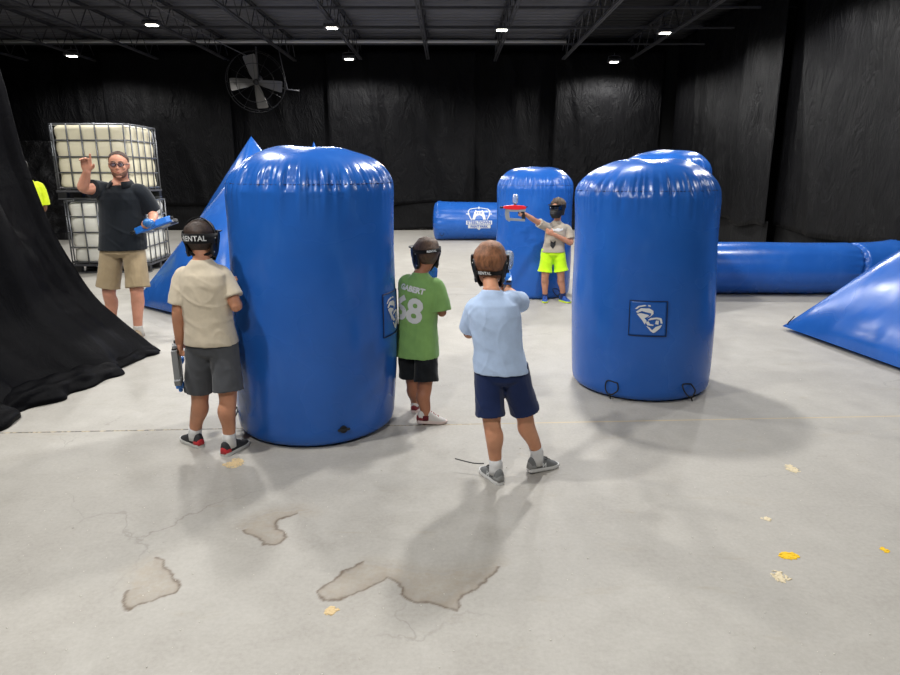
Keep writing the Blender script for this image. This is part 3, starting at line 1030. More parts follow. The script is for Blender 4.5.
# corrugated deck, in a much darker colour over the right-hand bay
def deck(name, x0, x1, m):
    mb = MB(); rings = []
    y = YF; prof = []
    while y < YB:
        prof += [(y, ZC), (y + .13, ZC), (y + .17, ZC - .045), (y + .27, ZC - .045)]
        y += .31
    vs = [V((x, a, b)) for x in (x0, x1) for a, b in prof]
    n = len(prof)
    mb.add(vs, [(i, i + 1, n + i + 1, n + i) for i in range(n - 1)])
    return struct(name, mb, m)
deck('ceiling', XL, 3.25, mat('grey roof deck', (104, 104, 110), .6, var=.2, vscale=.7))
deck('ceiling_dark_bay', 3.25, XR, mat('dark roof deck', (34, 34, 37), .7, var=.2))

# open-web roof joists running down the hall
def joist(x, m):
    t = bpy.data.objects.new('roof_joist', None); COL.objects.link(t); t.location = (x, 0, 0); t['kind'] = 'structure'
    ORG[t.name] = V((0, 0, 0))
    zt, zb, y0, y1 = 5.17, 4.62, 6.0, 19.5
    top = MB()
    for q in (-.045, .008): top.box((q, y0, zt), (q + .037, y1, zt + .012)); top.box((q if q < 0 else q + .032, y0, zt - .04), ((q if q < 0 else q + .032) + .005, y1, zt))
    top.build('top_chord', m, t, False, True)
    bot = MB()
    for q in (-.045, .008): bot.box((q, y0, zb), (q + .037, y1, zb + .006)); bot.box((q if q < 0 else q + .032, y0, zb), ((q if q < 0 else q + .032) + .005, y1, zb + .04))
    bot.build('bottom_chord', m, t, False, True)
    w = MB(); y = y0; up = False; pts = []
    while y <= y1:
        pts.append(V((0, y, zt if up else zb + .02))); y += .42; up = not up
    w.tube(pts, .012, 6)
    w.build('web', m, t, False, True)
    return t
j0 = joist(-.6 - 1.85 * 6, M_DARKSTEEL)
for k in range(-5, 4):
    if k == 2: continue
    c = copy_tree(j0); c.location.x = -.6 + 1.85 * k
joist(-.6 + 1.85 * 2, M_STEEL)
br = MB()
for y in (13.6, 15.4, 17.2): br.box((XL, y, 4.66), (XR, y + .035, 4.695)); br.box((XL, y + .2, 5.1), (XR, y + .235, 5.13))
struct('trim_1', br, M_DARKSTEEL)
pm = MB(); pm.tube([V((XL, 18.75, 5.02)), V((3.1, 18.75, 5.02))], .05, 10)
pp = pm.build('sprinkler_pipe', M_WHITEPIPE)
tag(pp, 'long white pipe running across the hall just under the roof deck', 'pipe')

# ------------------------------------------------------------------ lamps
def make_lamp(label):
    t = thing('pendant_lamp', (0, 0, 0), label, 'lamp', 'high bay lamps under the roof')
    h = MB().box((-.16, -.11, 0), (.16, .11, .05))
    for i in range(9): h.box((-.15 + i * .0355, -.10, .05), (-.142 + i * .0355, .10, .085))
    h.build('housing', M_DARKSTEEL, t, False, True)
    l = MB().box((-.10, -.07, -.012), (.10, .07, 0))
    l.build('lens', mat('lit lamp lens', (255, 255, 255), .5, emit=((255, 250, 240), 14.0)), t, False, True)
    b = MB(); b.tube([V((-.15, 0, .04)), V((-.15, 0, .14)), V((0, 0, .16)), V((.15, 0, .14)), V((.15, 0, .04))], .008, 6)
    b.build('bracket', M_STEEL, t, False, True)
    c = MB(); c.tube([V((0, 0, .15)), V((0, 0, .22))], .01, 6)
    c.build('hanger', M_STEEL, t, False, True)
    L = bpy.data.lights.new('lamp_light', 'SPOT')
    L.spot_size = math.radians(168); L.spot_blend = .35; L.shadow_soft_size = .12; L.energy = 270; L.color = (1.0, .985, .96)
    lo = bpy.data.objects.new('lamp_light', L); COL.objects.link(lo)
    lo.location = (0, 0, -.14); lo.parent = t
    return t
ZL = 4.42
lamps = [(G(152, 25, ZL), 'lit lamp above the stacked totes, in the row nearer the camera'), (G(332, 28, ZL), 'lit lamp over the large near bunker, in front of the lamp by the back curtain'),
         (G(502, 30, ZL), 'lit lamp hanging above the bunker with the aiming child'), (G(665, 33, ZL), 'lit lamp above the twin bunkers, nearer of the two on that joist'),
         (G(72, 56, ZL), 'lit lamp at the far left, near the back curtain above the totes'), (G(349, 59, ZL), 'lit lamp close to the back curtain over the large near bunker'),
         (G(614, 62, ZL), 'lit lamp close to the back curtain, lowest of those right of centre')]
for x in (-6.15, -2.45, 1.25, 4.95): lamps.append((V((x, 11.0, ZL)), 'lit lamp in the row over the middle of the hall'))
for x in (-6.15, -2.45, 1.05, 4.95): lamps.append((V((x, 6.1 if x < 4 else 7.6, ZL)), 'lit lamp in the row just beyond the two large bunkers'))
NEAR_ROWS = [(-2.3, 2.6), (-6.15, 3.0), (4.95, 3.4), (-1.0, -.4)]
WATT = {(1.05, 6.1): 520, (-2.45, 6.1): 380, (4.95, 7.6): 260, (-2.3, 2.6): 420, (4.95, 3.4): 190, (-1.0, -.4): 430}
for x, y in NEAR_ROWS: lamps.append((V((x, y, ZL)), 'lit lamp in the rows over the near end of the hall'))
l0 = None
for p, lab in lamps:
    o = make_lamp(lab) if l0 is None else copy_tree(l0)
    l0 = l0 or o
    o.location = p; o['label'] = lab
    for k, e in WATT.items():
        if abs(k[0] - p.x) < .01 and abs(k[1] - p.y) < .01:
            for ch in o.children:
                if ch.type == 'LIGHT': ch.data = ch.data.copy(); ch.data.energy = e

# ------------------------------------------------------------------ black plastic sheets on the walls
def wall_sheet(label, a, b, z0, z1, seed, group, skirt=True):
    """hanging sheet from a to b (floor points), folds pushed out along its normal"""
    a, b = V((*a, 0)), V((*b, 0))
    d = (b - a).normalized(); n = V((d.y, -d.x, 0))
    L = (b - a).length
    t = thing('black_curtain', (a + b) / 2, label, 'curtain', group)
    def sheet(zl, zh, off, amp, nz):
        nx = int(L / .07)
        vs = []; fs = []
        for j in range(nz + 1):
            v = j / nz
            for i in range(nx + 1):
                s = L * i / nx
                e = min(1, s / .25, (L - s) / .25)
                q = noise.noise(V((s * .9 + v * .5, v * .7, seed))) * .5 + noise.noise(V((s * 2.6 - v * .3, v * .8, seed + 9))) * .35
                q += .5 * max(0, 1 - abs(noise.noise(V((s * .55 + .25 * v, v * .35, seed + 30)))) * 7)
                q += .12 * noise.noise(V((s * 4, v * 14, seed + 4)))
                sag = .05 * math.sin(PI * s / L * 2 + seed) * (1 - v)
                vs.append(a + d * s + n * (off + amp * q * (.5 + .5 * e)) + V((0, 0, zl + (zh - zl) * v + (sag if v < .5 else 0) * (1 - 2 * v if v < .5 else 0))))
        for j in range(nz):
            for i in range(nx):
                k = j * (nx + 1) + i
                fs.append((k, k + 1, k + nx + 2, k + nx + 1))
        me = MB().add(vs, fs).mesh()
        bm = bmesh.new(); bm.from_mesh(me); bmesh.ops.recalc_face_normals(bm, faces=bm.faces)
        bmesh.ops.solidify(bm, geom=bm.faces[:], thickness=.004); bm.to_mesh(me); bm.free()
        return me
    link_mesh('sheet', sheet(z0, z1, .12, .12, 44), M_TARP, t)
    if skirt: link_mesh('skirt', sheet(.01, z0 + .12, .04, .05, 10), M_SKIRT, t)
    return t
YS = 19.45
labs = ['black sheet on the back wall at the far left, beyond the wrapped barrier', 'black sheet on the back wall directly behind the stacked totes', 'black sheet on the back wall behind the ceiling fan and blue spikes',
        'black sheet on the back wall behind the big near bunker', 'black sheet on the back wall behind the child aiming a blaster', 'black sheet in the back corner behind the twin bunkers']
xs = [-13.7, -9.6, -6.4, -3.4, 0.4, 2.9, 5.6]
for i in range(6): wall_sheet(labs[i], (xs[i], YS - .25 * (i % 2)), (xs[i + 1] + .3, YS - .25 * (i % 2)), .75, 4.85, i * 7.3, 'black sheets on the back wall')
ys = [19.0, 14.15, 12.75, 8.0]
XS = 6.35
rl = ['creased black sheet on the side wall next to the back corner', 'narrow black sheet on the side wall between two dark vertical gaps', 'wide black sheet on the side wall above the blue pyramid']
for i in range(3): wall_sheet(rl[i], (XS - .25 * (i % 2) + .0, ys[i]), (XS - .25 * (i % 2), ys[i + 1] - .2), .58, 5.1, 60 + i * 5.7, 'black sheets on the side wall')

# wrapped black barrier beside the totes
def barrier():
    t = thing('plastic_barrier', (-10.6, 16.2, 0), 'chest-high barrier wrapped in wrinkled black plastic behind the person in yellow', 'barrier')
    mb = MB(); vs = []; fs = []
    nx, nz = 60, 44
    prof = [(16.2, z) for z in [2.33 * i / 30 for i in range(31)]] + [(16.2 + .5 * i / 8, 2.35) for i in range(9)]
    for j, (y, z) in enumerate(prof):
        for i in range(nx + 1):
            x = -12.4 + 3.25 * i / nx
            q = noise.noise(V((x * 3.2, z * 2.2, 4))) * .05 + (1 - abs(noise.noise(V((x * 2.1 + z, z * 2.5 - x, 9)))) * 4) * .035
            vs.append(V((x, y - q, max(.005, z + q * .3))))
    for j in range(len(prof) - 1):
        for i in range(nx):
            k = j * (nx + 1) + i
            fs.append((k, k + 1, k + nx + 2, k + nx + 1))
    mb.add(vs, fs)
    me = mb.mesh()
    link_mesh('wrapping', me, M_BARRIER, t)
    MB().box((-12.35, 16.28, 0), (-9.2, 16.68, 2.3)).build('core', M_BLACK, t, False)
    st = MB(); st.box((-12.36, 16.10, .78), (-9.18, 16.14, .84)); st.build('strap', M_SKIRT, t, False)
barrier()

# ------------------------------------------------------------------ the pulled-aside drape in front
def drape():
    t = thing('black_drape', (-3.0, 4.6, 0), 'heavy black drape hanging at the near left with its hem spread over the floor', 'drape')
    flare = [(0, 0), (.03, -.06)]
    for q in ((125, 330), (90, 300), (50, 230), (22, 150), (0, 65)):
        p = U(*q, 5.6); flare.append((p.z, p.x + 2.62))
    flare.append((5.2, flare[-1][1] - .3))
    def fl(z):
        for a, b in zip(flare, flare[1:]):
            if z <= b[0]: return a[1] + (b[1] - a[1]) * (z - a[0]) / (b[0] - a[0])
        return flare[-1][1]
    base = [(2.0, -3.15), (3.2, -3.05), (4.03, -2.98), (4.36, -3.0), (4.72, -2.88), (5.06, -2.78), (5.3, -2.76), (5.68, -2.62)]
    def bx(y):
        for a, b in zip(base, base[1:]):
            if y <= b[0]: return a[1] + (b[1] - a[1]) * (y - a[0]) / (b[0] - a[0])
        return base[-1][1]
    zs = [0, .015, .04, .08, .14, .22, .32, .44, .58, .75, .95] + [1.15 + .27 * i for i in range(16)]
    ny = 150
    vs = []; fs = []
    for z in zs:
        for i in range(ny + 1):
            s = i / ny
            y = 2.0 + 3.68 * s
            yy = y - .10 * min(1, z / 2.5) * (s ** 4)
            ph = s * 24 + z * 1.3 * (1 - s) + 1.6 * noise.noise(V((s * 5, z * .5, 3)))
            amp = (.05 + .13 * min(1, z / 1.2)) * (1 - .75 * s ** 8)
            q = math.sin(ph) * amp + noise.noise(V((s * 9, z * 1.6, 1))) * .07 + noise.noise(V((s * 34, z * 4, 6))) * .018
            if z < .05: q *= .8
            vs.append(V((bx(y) + fl(z) * (1 - .12 * (1 - s)) + q * (.35 if s > .985 else 1), yy, z + (.012 if z > 0 else 0.004) + max(0, noise.noise(V((s * 16, z * 3, 15)))) * .05 * math.exp(-z * 4))))
    for j in range(len(zs) - 1):
        for i in range(ny):
            k = j * (ny + 1) + i
            fs.append((k, k + 1, k + ny + 2, k + ny + 1))
    me = MB().add(vs, fs).mesh()
    bm = bmesh.new(); bm.from_mesh(me); bmesh.ops.recalc_face_normals(bm, faces=bm.faces)
    bmesh.ops.subdivide_edges(bm, edges=bm.edges[:], cuts=1, smooth=.6)
    bmesh.ops.solidify(bm, geom=bm.faces[:], thickness=.012); bmesh.ops.recalc_face_normals(bm, faces=bm.faces)
    bm.to_mesh(me); bm.free()
    link_mesh('cloth', me, M_DRAPE, t)
    # rolls of spare cloth along the floor
    for pts, r in (([(-3.12, 4.0), (-3.02, 4.18), (-2.97, 4.32), (-2.93, 4.5), (-2.88, 4.7), (-2.78, 4.92), (-2.70, 5.08)], .12), ([(-3.2, 3.55), (-3.1, 3.75), (-3.0, 3.9), (-2.93, 4.1)], .14), ([(-2.86, 5.0), (-2.8, 5.2), (-2.78, 5.4), (-2.74, 5.55), (-2.63, 5.67)], .07)):
        P = catmull([V((x, y, 0)) for x, y in pts], 8)
        rings = []
        for i, p in enumerate(P):
            d = (P[min(i + 1, len(P) - 1)] - P[max(i - 1, 0)]).normalized()
            s_ = V((d.y, -d.x, 0))
            e = math.sin(PI * min(1, max(.03, i / (len(P) - 1)))) ** .35
            ring = []
            for j in range(20):
                a = PI * j / 19
                q = 1 + .4 * noise.noise(V((p.x * 5 + math.cos(a) * 2, p.y * 6, a * 1.5)))
                ring.append(p + s_ * math.cos(a) * r * 1.5 * e * q + V((0, 0, .004 + math.sin(a) * r * .95 * e * q)))
            rings.append(ring)
        MB().loft(rings).build('pooled_hem', M_DRAPE, t)
drape()

# ================================================================== INFLATABLES
def tie_loop(parent, p, out, side, s=1.0):
    c = MB()
    out = V(out).normalized(); side = V(side).normalized()
    pts = [p + side * .035 * s + V((0, 0, .045 * s)), p + out * .03 * s + side * .05 * s + V((0, 0, .0)), p + out * .045 * s - V((0, 0, .035 * s)), p + out * .03 * s - side * .04 * s + V((0, 0, .0)), p - side * .04 * s + V((0, 0, .05 * s)), p + side * .035 * s + V((0, 0, .045 * s))]
    c.tube(catmull(pts, 6), .005, 7)
    c.tube([p + out * .045 * s - V((0, 0, .03 * s)), p + out * .05 * s - V((0, 0, .06 * s)) + side * .01], .005, 7, True)
    return c.build('tie_loop', M_CORD, parent)

def can(label, loc, seed, H=1.70, R=.515, tilt=(0, 0), dome=.16, loops=(), patch=None, valve=None, squash=1.0, lean=0.0):
    """upright inflatable cylinder: bulging side, pleated rim, pillowy top"""
    t = thing('inflatable_bunker', loc, label, 'inflatable bunker', 'upright inflatable bunkers')
    rim = H - dome
    prof = []
    for a in range(0, 7):
        q = PI / 2 * a / 6
        prof.append((R * (.80 + .165 * math.sin(q)), .055 * (1 - math.cos(q)), 0))
    for i in range(1, 50):
        v = i / 49
        z = .055 + (rim - .10 - .055) * v
        prof.append((R * (.965 + .03 * math.sin(PI * min(1, v * 1.3 + .02)) ** .7 * (1 if v < .4 else max(0, 1 - (v - .4) / .5)) + .005 * max(0, (v - .55) / .45) ** 2), z, max(0, (v - .9) / .1) * .35))
    r0 = prof[-1][0]; z0 = prof[-1][1]
    for i in range(1, 46):
        q = PI / 2 * i / 45
        r = r0 * math.cos(q) ** .62
        z = z0 + (H - z0) * math.sin(q) ** 1.05
        w = math.exp(-((z - (rim - .02)) / .05) ** 2) if z < rim else math.exp(-((z - rim) / .06) ** 2)
        prof.append((max(r, .004), z, max(w, .35 * (1 - i / 8) if i < 8 else 0)))
    NT_ = 288
    def pleat(th, z):
        k = 0
        for f, a in ((7.5, .9), (15, .9)):
            n_ = noise.noise(V((math.cos(th) * f, math.sin(th) * f, seed + f + z * .9)))
            k += a * (1 - min(1, abs(n_) * 2.6)) ** 1.5
        return k - .5
    vs = []
    for r, z, w in prof:
        for j in range(NT_):
            th = 2 * PI * j / NT_
            c, s = math.cos(th), math.sin(th)
            lo = noise.noise(V((c * 1.3, s * 1.3, z * 1.6 + seed))) * .010
            rr = r + lo * min(1, r / .2) - w * pleat(th, z) * .020
            zz = z
            if z > z0: zz += (tilt[0] * c + tilt[1] * s) * r * (z - z0) / (H - z0) * 3 + noise.noise(V((c * r * 4, s * r * 4, seed + 2))) * .03 * (z - z0) / (H - z0)
            vs.append(V((rr * c + lean * zz / H, rr * s * squash, zz)))
    fs = []
    m_ = len(prof)
    for i in range(m_ - 1):
        for j in range(NT_):
            k = (j + 1) % NT_
            fs.append((i * NT_ + j, i * NT_ + k, (i + 1) * NT_ + k, (i + 1) * NT_ + j))
    vs.append(V((0, 0, vs[-1].z))); ci = len(vs) - 1
    for j in range(NT_): fs.append((ci, (m_ - 1) * NT_ + j, (m_ - 1) * NT_ + (j + 1) % NT_))
    vs.append(V((0, 0, .001))); ci = len(vs) - 1
    for j in range(NT_): fs.append((ci, (j + 1) % NT_, j))
    mb = MB(); mb.add(vs, fs)
    body = mb.build('skin', M_VINYL, t, True, True)
    def rad(z, th):
        for a, b in zip(prof, prof[1:]):
            if z <= b[1]:
                r = a[0] + (b[0] - a[0]) * (z - a[1]) / max(1e-6, b[1] - a[1])
                return r + noise.noise(V((math.cos(th) * 1.3, math.sin(th) * 1.3, z * 1.6 + seed))) * .010
        return R
    def surf(th, z, off):
        r = rad(z, th) + off
        return V((r * math.cos(th) + lean * z / H, r * math.sin(th) * squash, z))
    # welded seam with stitches round the top
    sm = MB()
    for j in range(0, 120):
        th = 2 * PI * j / 120
        a = []
        for q in (0, .6):
            th2 = th + q * 2 * PI / 120
            z = rim - .035
            for (r1, zz1, w1), (r2, zz2, w2) in zip(prof, prof[1:]):
                if zz1 <= z <= zz2:
                    r = r1 + (r2 - r1) * (z - zz1) / (zz2 - zz1); w = w1 + (w2 - w1) * (z - zz1) / (zz2 - zz1)
            lo = noise.noise(V((math.cos(th2) * 1.3, math.sin(th2) * 1.3, z * 1.6 + seed))) * .010
            rr = r + lo - w * pleat(th2, z) * .02 + .0005
            zq = z + ((tilt[0] * math.cos(th2) + tilt[1] * math.sin(th2)) * r * (z - z0) / (H - z0) * 3 if z > z0 else 0)
            a.append(V((rr * math.cos(th2) + lean * zq / H, rr * math.sin(th2), zq)))
        sm.tube(a, .0022, 5)
    if squash == 1.0: sm.build('stitched_seam', mat('dark blue thread', (14, 34, 84), .7), body, True, True)
    for th in loops:
        p = surf(th, .085, .004)
        o = V((math.cos(th), math.sin(th), 0)); s_ = V((-o.y, o.x, 0))
        c = tie_loop(None, V((0, 0, 0)), o, s_)
        c.data.transform(Matrix.Translation(p)); c.parent = t
        c.matrix_parent_inverse = Matrix.Identity(4)
    if patch:
        th0, zc, w, hh, kind = patch
        bm = bmesh.new()
        bmesh.ops.create_grid(bm, x_segments=14, y_segments=14, size=.5)
        me = wrap_bm(bm, lambda x, y: surf(th0 + x * w / R, zc + y * hh, .0035))
        bm = bmesh.new(); bm.from_mesh(me); bmesh.ops.solidify(bm, geom=bm.faces[:], thickness=.003); bmesh.ops.recalc_face_normals(bm, faces=bm.faces); bm.to_mesh(me); bm.free()
        po = link_mesh('logo_patch', me, M_VINYL, t, True, True)
        ed = MB()
        q = [(-.5, -.5), (.5, -.5), (.5, .5), (-.5, .5), (-.5, -.5)]
        pts = []
        for a, b in zip(q, q[1:]):
            for k in range(10): pts.append(surf(th0 + (a[0] + (b[0] - a[0]) * k / 10) * w / R, zc + (a[1] + (b[1] - a[1]) * k / 10) * hh, .005))
        ed.tube(pts, .003, 6, closed=True)
        ed.build('patch_edge', mat('dark blue welt', (10, 26, 62), .6), po, True, True)
        # emblem: state-shaped wedge with a winding road, and a pointed shield beside it
        white = [[(-.36, .27), (-.27, .36), (-.10, .40), (-.06, .37), (-.24, .33), (-.30, .27)],
                 [(-.02, .40), (.04, .39), (.05, .35), (-.02, .36)],
                 [(-.33, .19), (-.20, .30), (.02, .30), (.12, .24), (.13, .15), (.04, .06), (-.04, .02), (.06, .10), (.07, .16), (-.06, .19), (-.18, .22), (-.28, .16)],
                 [(-.30, .13), (-.2, .16), (-.02, .12), (.02, .09), (-.1, .02), (-.04, -.06), (-.09, -.16), (-.16, -.04)],
                 [(-.02, -.04), (.06, .03), (.22, .05), (.34, .03), (.36, -.02), (.38, -.12), (.33, -.13), (.30, -.02), (.2, .0), (.06, -.03)],
                 [(-.06, -.10), (.0, -.06), (.05, -.14), (.14, -.16), (.14, -.19), (.04, -.19), (-.02, -.18)],
                 [(.20, -.04), (.28, -.04), (.27, -.16), (.18, -.14)],
                 [(-.05, -.20), (.04, -.24), (.11, -.32), (.20, -.22), (.37, -.16), (.32, -.26), (.20, -.37), (.15, -.40), (.08, -.36)]]
        bm = poly_bm(white, .09)
        me = wrap_bm(bm, lambda x, y: surf(th0 + x * w / R, zc + y * hh, .0085))
        link_mesh('logo', me, M_PRINT, po, False, True)
    if valve:
        th, z = valve
        o = V((math.cos(th), math.sin(th), 0)); s_ = V((-o.y, o.x, 0))
        p = surf(th, z, 0)
        vm = MB(); vm.tube([p - o * .004, p + o * .012], .022, 14); vm.tube([p + o * .012 - s_ * .03, p + o * .016 + s_ * .03], .008, 8, True)
        vm.build('valve', M_BLACK, t, False, True)
    return t

can('large blue upright bunker nearest the camera, between the children in beige and green', (-.86, 4.0, 0), 3.3, 1.715, .51, (.0, .02), .17, loops=(math.radians(200),), patch=(math.radians(-15), .74, .24, .26, 1), valve=(math.radians(-62), .11), lean=.035)
can('blue upright bunker standing right of centre with a square logo patch facing the camera', (1.455, 4.80, 0), 8.1, 1.655, .52, (.01, .0), .17, loops=(math.radians(-126), math.radians(-66)), patch=(math.radians(-101), .61, .25, .24, 1), lean=-.045)
can('blue upright bunker behind the one with the logo patch, only its top showing', (2.41, 7.5, 0), 14.4, 1.82, .5, (0, 0), .16)
can('blue upright bunker at mid hall behind the child aiming a blaster', (1.11, 8.70, 0), 21.9, 1.655, .505, (0, 0), .19, loops=(math.radians(-60),))

def pyramid(label, loc, yaw, half, H, seed, bulge=.13, loops=(0,)):
    """inflated four-sided spike with puffed faces"""
    t = thing('inflatable_pyramid', loc, label, 'inflatable bunker', 'pointed inflatable bunkers', yaw)
    A = V((0, 0, H))
    C = [V((half * math.cos(PI / 2 * i), half * math.sin(PI / 2 * i), .04)) for i in range(4)]
    mb = MB(); N = 40
    def face(a, b, c, am):
        n = (b - a).cross(c - a).normalized()
        idx = {}; vs = []; fs = []
        for i in range(N + 1):
            for j in range(N + 1 - i):
                u, v = i / N, j / N; w = 1 - u - v
                p = a * w + b * u + c * v
                k = (max(27 * u * v * w, 0)) ** .55
                p = p + n * am * k
                # edge wrinkles fading into the face
                p += n * .010 * noise.noise(V((p.x * 7, p.y * 7, p.z * 3 + seed))) * min(1, k * 3) * (1.3 - k)
                idx[i, j] = len(vs); vs.append(p)
        for i in range(N):
            for j in range(N - i):
                fs.append((idx[i, j], idx[i + 1, j], idx[i, j + 1]))
                if i + j < N - 1: fs.append((idx[i + 1, j], idx[i + 1, j + 1], idx[i, j + 1]))
        mb.add(vs, fs)
    for i in range(4): face(C[i], C[(i + 1) % 4], A, bulge)
    mb.add([V((c.x, c.y, c.z)) for c in C] + [V((0, 0, .002))], [(1, 0, 4), (2, 1, 4), (3, 2, 4), (0, 3, 4)])
    me = mb.mesh()
    bm = bmesh.new(); bm.from_mesh(me)
    bmesh.ops.remove_doubles(bm, verts=bm.verts, dist=1e-4)
    for v in bm.verts:
        if v.co.z < .006: v.co.z = .006
    for _ in range(1): bmesh.ops.smooth_vert(bm, verts=[v for v in bm.verts if v.co.z > .05], factor=.35, use_axis_x=True, use_axis_y=True, use_axis_z=True)
    bm.to_mesh(me); bm.free()
    body = link_mesh('skin', me, M_VINYL, t, True, True)
    for i in loops:
        c = C[i]; o = V((c.x, c.y, 0)).normalized()
        lp = tie_loop(None, V((0, 0, 0)), o, V((-o.y, o.x, 0)), 1.0)
        lp.data.transform(Matrix.Translation(c * .95 + V((0, 0, .06)))); lp.parent = t
    return t
pyramid('blue pyramid filling the edge of the photo at the near right', (4.93, 5.41, .0), math.atan2(1.14, -1.5), 1.88, 1.80, 2.2, .14, (0,))
pyramid('shiny blue pyramid whose long corner reaches past the man, behind the child in beige', (-2.45, 7.95, 0), math.radians(186), 1.42, 1.68, 5.1, .10, (0,))
pyramid('tall blue spike with a bright tip poking up over the large near bunker', (-4.45, 15.2, 0), math.radians(178), 1.75, 2.42, 9.4, .10, (0,))
pyramid('distant blue spike of which just the tip shows over the large near bunker', (-3.63, 18.05, 0), math.radians(180), .95, 2.44, 12.4, .10, ())

def tube_bunker(label, pts, R, seed, logo=None, joint=None):
    """long inflatable lying on the floor, pleated round its end caps"""
    base = V((pts[0][0], pts[0][1], 0))
    t = thing('inflatable_tube', base, label, 'inflatable bunker')
    P = catmull([V((x, y, R)) for x, y in pts], 20)
    L = [0]
    for a, b in zip(P, P[1:]): L.append(L[-1] + (b - a).length)
    tot = L[-1]; rings = []; NA = 96
    def at(s):
        s = max(0, min(tot, s))
        for i in range(len(L) - 1):
            if s <= L[i + 1]:
                f = (s - L[i]) / (L[i + 1] - L[i])
                return P[i] + (P[i + 1] - P[i]) * f, (P[i + 1] - P[i]).normalized()
        return P[-1], (P[-1] - P[-2]).normalized()
    def pl(th, s):
        n_ = noise.noise(V((math.cos(th) * 6, math.sin(th) * 6, seed + s * .8)))
        return 1 - min(1, abs(n_) * 3.2) - .4
    def radius(s, th):
        e = min(s, tot - s)
        w = math.exp(-(e / .12) ** 2)
        r = R * (1 + .05 * math.exp(-(e / .25) ** 2) - .02 * math.sin(PI * s / tot))
        r -= w * pl(th, s) * .022
        if joint:
            q = (s - joint - .09 * math.sin(th * 1.0 + .6)) / .03
            r -= .045 * math.exp(-q * q) * (1 + .6 * pl(th, s)) + .03 * math.exp(-((s - joint) / .12) ** 2) * max(0, pl(th, s))
        r += noise.noise(V((math.cos(th) * 1.2, math.sin(th) * 1.2, s * 1.3 + seed))) * .012
        return r
    S = [0, .01, .03, .06, .1, .15, .2, .3] 
    if joint: S += [.3 + (joint - .6) * i / 20 for i in range(1, 21)] + [joint - .3 + .015 * i for i in range(1, 41)] + [joint + .3 + (tot - joint - .6) * i / 14 for i in range(1, 15)]
    else: S += [.3 + (tot - .6) * i / 24 for i in range(1, 25)]
    S += [tot - .2, tot - .15, tot - .1, tot - .06, tot - .03, tot - .01, tot]
    def P3(s, th, off=0.0, k=1.0):
        c, d = at(s)
        sd = V((d.y, -d.x, 0)); up = V((0, 0, 1))
        r = (radius(s, th) + off) * k
        p = c + sd * math.cos(th) * r + up * math.sin(th) * r
        if p.z < .006: p.z = .006
        return p
    for k in (.25, .5, .72, .88): rings.append([P3(0, 2 * PI * j / NA, 0, k) - at(0)[1] * (.10 * (1 - k ** 2.2) ** .8 + .02 * k) for j in range(NA)])
    for i, s in enumerate(S): rings.append([P3(s, 2 * PI * j / NA, 0, (.955, .98, .992)[i] if i < 3 else ((.992, .98, .955)[i - len(S) + 3] if i >= len(S) - 3 else 1)) for j in range(NA)])
    for k in (.88, .72, .5, .25): rings.append([P3(tot, 2 * PI * j / NA, 0, k) + at(tot)[1] * (.10 * (1 - k ** 2.2) ** .8 + .02 * k) for j in range(NA)])
    body = MB().loft(rings).build('skin', M_VINYL, t)
    tie_loop(t, P3(.12, math.radians(-38), .0), V((0, -1, 0)), V((1, 0, 0)))
    if logo: logo(t, body, P3)
    return t
tube_bunker('long blue tube lying along the side wall, creased near the pyramid', [(3.1, 8.75), (4.0, 8.7), (5.0, 8.68), (6.02, 8.78)], .345, 4.4, None, 2.2)

def town_logo(t, body, P3):
    """shield with a bridge tower and two lettered banners, printed on the tube"""
    s0 = 1.02; th0 = math.radians(12)
    S_ = .60
    def fn(x, y): return P3(s0 + x * S_, th0 + y * S_ / .46, .004)
    def line(pts, w):
        out = []
        for (x0, y0), (x1, y1) in zip(pts, pts[1:]):
            dx, dy = x1 - x0, y1 - y0
            l = math.hypot(dx, dy); nx, ny = -dy / l * w / 2, dx / l * w / 2
            out.append([(x0 + nx, y0 + ny), (x0 - nx, y0 - ny), (x1 - nx, y1 - ny), (x1 + nx, y1 + ny)])
        return out
    sh = [(-.30, -.08), (-.42, .14), (-.44, .30), (-.36, .40), (-.18, .44), (0, .47), (.18, .44), (.36, .40), (.44, .30), (.42, .14), (.32, -.06)]
    polys = line(sh, .035)
    polys += line([(0, .54), (0, .40)], .04) + line([(-.52, .17), (-.38, .17)], .04) + line([(.52, .17), (.38, .17)], .04)
    polys += [[(-.16, .30), (.16, .30), (.20, .22), (.24, .06), (.28, -.06), (.16, -.06), (.14, .04), (.08, .10), (0, .12), (-.08, .10), (-.14, .04), (-.16, -.06), (-.28, -.06), (-.24, .06), (-.20, .22)]]
    polys += line([(-.13, .30), (-.13, .35)], .05) + line([(.13, .30), (.13, .35)], .05)
    polys += line([(-.16, .17), (-.22, -.06)], .015)
    polys += [[(-.52, -.10), (.52, -.10), (.52, -.26), (-.52, -.26)], [(-.44, -.28), (.46, -.28), (.46, -.41), (-.44, -.41)], [(-.08, -.41), (.08, -.41), (0, -.50)]]
    me = wrap_bm(poly_bm(polys, .1), fn)
    lo = link_mesh('logo', me, M_PRINT, body, False)
    blue = mat('logo blue', (30, 80, 170), .5)
    for txt, y, sz in (('STEELTOWN', -.18, .165), ('PAINT PARK', -.345, .125)):
        bm = text_mesh(txt, sz, .004, 1.0, 0)
        me = wrap_bm(bm, lambda x, yy, y=y: P3(s0 + x * S_, th0 + (y + yy) * S_ / .46, .008))
        link_mesh('lettering', me, blue, lo, False)
    dk = []
    for x in (-.10, -.03, .04, .10): dk += [[(x - .012, .26), (x + .012, .26), (x + .012, .18), (x - .012, .18)]]
    me = wrap_bm(poly_bm(dk, .1), lambda x, y: P3(s0 + x * S_, th0 + y * S_ / .46, .008))
    link_mesh('logo_pattern', me, blue, lo, False)
